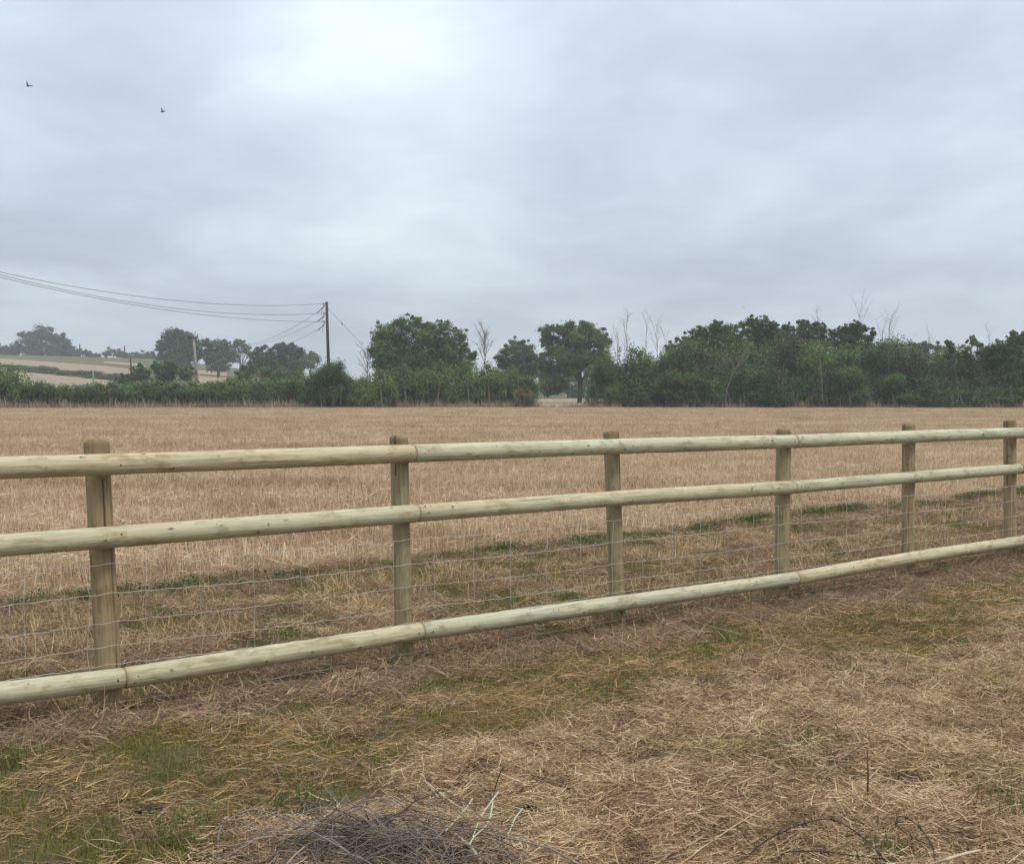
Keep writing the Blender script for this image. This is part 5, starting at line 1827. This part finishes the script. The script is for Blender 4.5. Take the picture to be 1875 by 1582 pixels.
barbed([(1340, 1600), (1385, 1552), (1427, 1525), (1475, 1506), (1525, 1500), (1573, 1527), (1610, 1562), (1632, 1590)], [.02, .05, .07, .08, .08, .07, .06, .03],
       [(1383, 1553), (1427, 1525), (1475, 1506), (1525, 1503), (1573, 1528), (1608, 1560)], 'arching strand of rusty barbed wire right of bottom centre')
barbed([(1424, 1592), (1432, 1563), (1470, 1558), (1515, 1559), (1570, 1567), (1640, 1574)], [.0, .04, .05, .05, .05, .04],
       [(1432, 1564), (1470, 1558), (1515, 1559), (1570, 1566)], 'low strand of rusty barbed wire under the arching one')
barbed([(1716, 1595), (1706, 1548), (1686, 1516), (1662, 1498), (1645, 1495), (1643, 1511), (1672, 1533), (1708, 1549)], [.02, .05, .07, .08, .07, .06, .05, .05],
       [(1660, 1498), (1643, 1507), (1684, 1515), (1666, 1530), (1706, 1548)], 'looped end of rusty barbed wire near the board at bottom right')

# weathered piece of wood and the half buried board
g_ = on_ground(975, 1480, 0.03)
geo = Geo()
nW = 10
for s_ in range(nW):
    pass
tq = np.linspace(0, 1, nW)
prof = np.stack([0.055 - 0.11 * tq, 0.01 * np.sin(tq * 3), 0.018 * np.sin(tq * math.pi)], 1)
V, Q = [], []
for k in range(nW):
    w0_, w1_ = -0.018 - 0.006 * math.sin(k * 1.3), 0.020 + 0.007 * math.sin(k * 2.1)
    for (yy, dz) in ((w0_, 0), (w1_, 0), (w1_, -0.008), (w0_, -0.008)):
        V.append((prof[k][0], prof[k][1] + yy, prof[k][2] + dz))
for k in range(nW - 1):
    for j in range(4):
        Q.append((4 * k + j, 4 * k + (j + 1) % 4, 4 * k + 4 + (j + 1) % 4, 4 * k + 4 + j))
Q += [(3, 2, 1, 0), (4 * nW - 4, 4 * nW - 3, 4 * nW - 2, 4 * nW - 1)]
geo.add(V, Q)
o = tag(obj('wood_piece', geo.mesh('wood_piece', False), M['grey_wood'], None, g_), 'grey weathered piece of wood right of the pale green stalks', 'wood')
o.rotation_euler = (R(-25), 0, R(-35))
g_ = on_ground(1765, 1583, 0.032)
geo = Geo()
n = 7
V = []
for k in range(n):
    u = k / (n - 1)
    for (yy, zz_) in ((-0.14, 0.0), (0.048 + 0.006 * math.sin(k * 2.2), 0.0), (0.048 + 0.006 * math.sin(k * 2.2), -0.022), (-0.14, -0.022)):
        V.append((-0.13 + 0.22 * u, yy + 0.03 * u, zz_ + 0.004 * math.sin(k)))
Q = []
for k in range(n - 1):
    for j in range(4):
        Q.append((4 * k + j, 4 * k + 4 + j, 4 * k + 4 + (j + 1) % 4, 4 * k + (j + 1) % 4))
Q += [(0, 1, 2, 3), (4 * n - 1, 4 * n - 2, 4 * n - 3, 4 * n - 4)]
geo.add(V, Q)
tag(obj('board', geo.mesh('board', False), M['board'], None, g_), 'flat pale brown board half buried at the bottom right edge', 'board')

# bright green tufts that stand out one by one
for k, (px, py, s_, lab) in enumerate([(570, 1470, 1.25, 'bright green grass tuft just behind the twig heap'), (990, 1198, 1.1, 'small fresh green tuft in the brown thatch below the third post'),
                                       (1312, 1142, 1.1, 'green tuft on the mown strip right of the fence middle'), (1510, 1352, 0.9, 'small green tuft in the straw above the upright red stem'),
                                       (1560, 1228, 1.1, 'green tuft at the upper edge of the straw on the right'), (1852, 1478, 1.2, 'green tuft at the right edge near the bottom'),
                                       (1592, 1560, 1.1, 'green tuft growing under the barbed wire'), (20, 1385, 1.3, 'green tuft at the left edge below the fence'),
                                       (340, 1505, 1.0, 'green tuft left of the arching grey stem'), (1830, 1578, 0.9, 'green tuft beside the board at the bottom right'),
                                       (250, 1462, 0.8, 'faint green tuft on the mown grass at the lower left'), (525, 1165, 1.3, 'green weeds beyond the bottom rail between the first two posts'),
                                       (1035, 1085, 1.0, 'green tuft beyond the fence left of the third post')]):
    g_ = on_ground(px, py + 12)
    me = tuft(r1, 190, 0.115 * s_, 0.04 * s_, 0.115 * s_, 0.0030, 0.0058, 0.6)
    tag(obj('grass_tuft', me, M['tuft'], None, g_), lab, 'grass tuft', 'bright green grass tufts')

# dark clod of earth in the mown grass
g_ = on_ground(272, 1487)
geo = Geo()
for k in range(26):
    cc = np.clip(rt.normal(0, 0.011, 3), -0.02, 0.02) * np.array([1.9, 1.2, 0.2]) + np.array([0, 0, 0.012])
    th = np.linspace(0.2, math.pi - 0.2, 6)
    rr = rt.uniform(0.006, 0.012)
    ax_ = rand_unit(rt, 1)[0]
    geo.tube(cc + ax_[None] * (-np.cos(th) * rr)[:, None], np.sin(th) * rr * rt.uniform(0.7, 1.1, 6), 7)
M['earth'] = plain_mat('earth', (0.03, 0.022, 0.017), (0.07, 0.052, 0.04), 60, 0.95)
tag(obj('earth_clod', geo.mesh('earth_clod'), M['earth'], None, g_), 'crumbled dark earth clod in the mown grass at lower left', 'clod')

# ------------------------------------------------------------------ haze
m = bpy.data.materials.new('haze')
m.use_nodes = True
m.node_tree.nodes.clear()
t = NT(m.node_tree)
out = t.n('ShaderNodeOutputMaterial')
pv = t.n('ShaderNodeVolumePrincipled')
pv.inputs['Color'].default_value = (0.90, 0.94, 0.98, 1)
pv.inputs['Density'].default_value = 0.00052
pv.inputs['Anisotropy'].default_value = 0.0
t.l(pv.outputs[0], out.inputs['Volume'])
geo = Geo()
geo.box((0, 430, 21.0), (1960, 1100, 46.0))
hz_ = obj('haze', geo.mesh('haze', False), m)
hz_['kind'] = 'stuff'
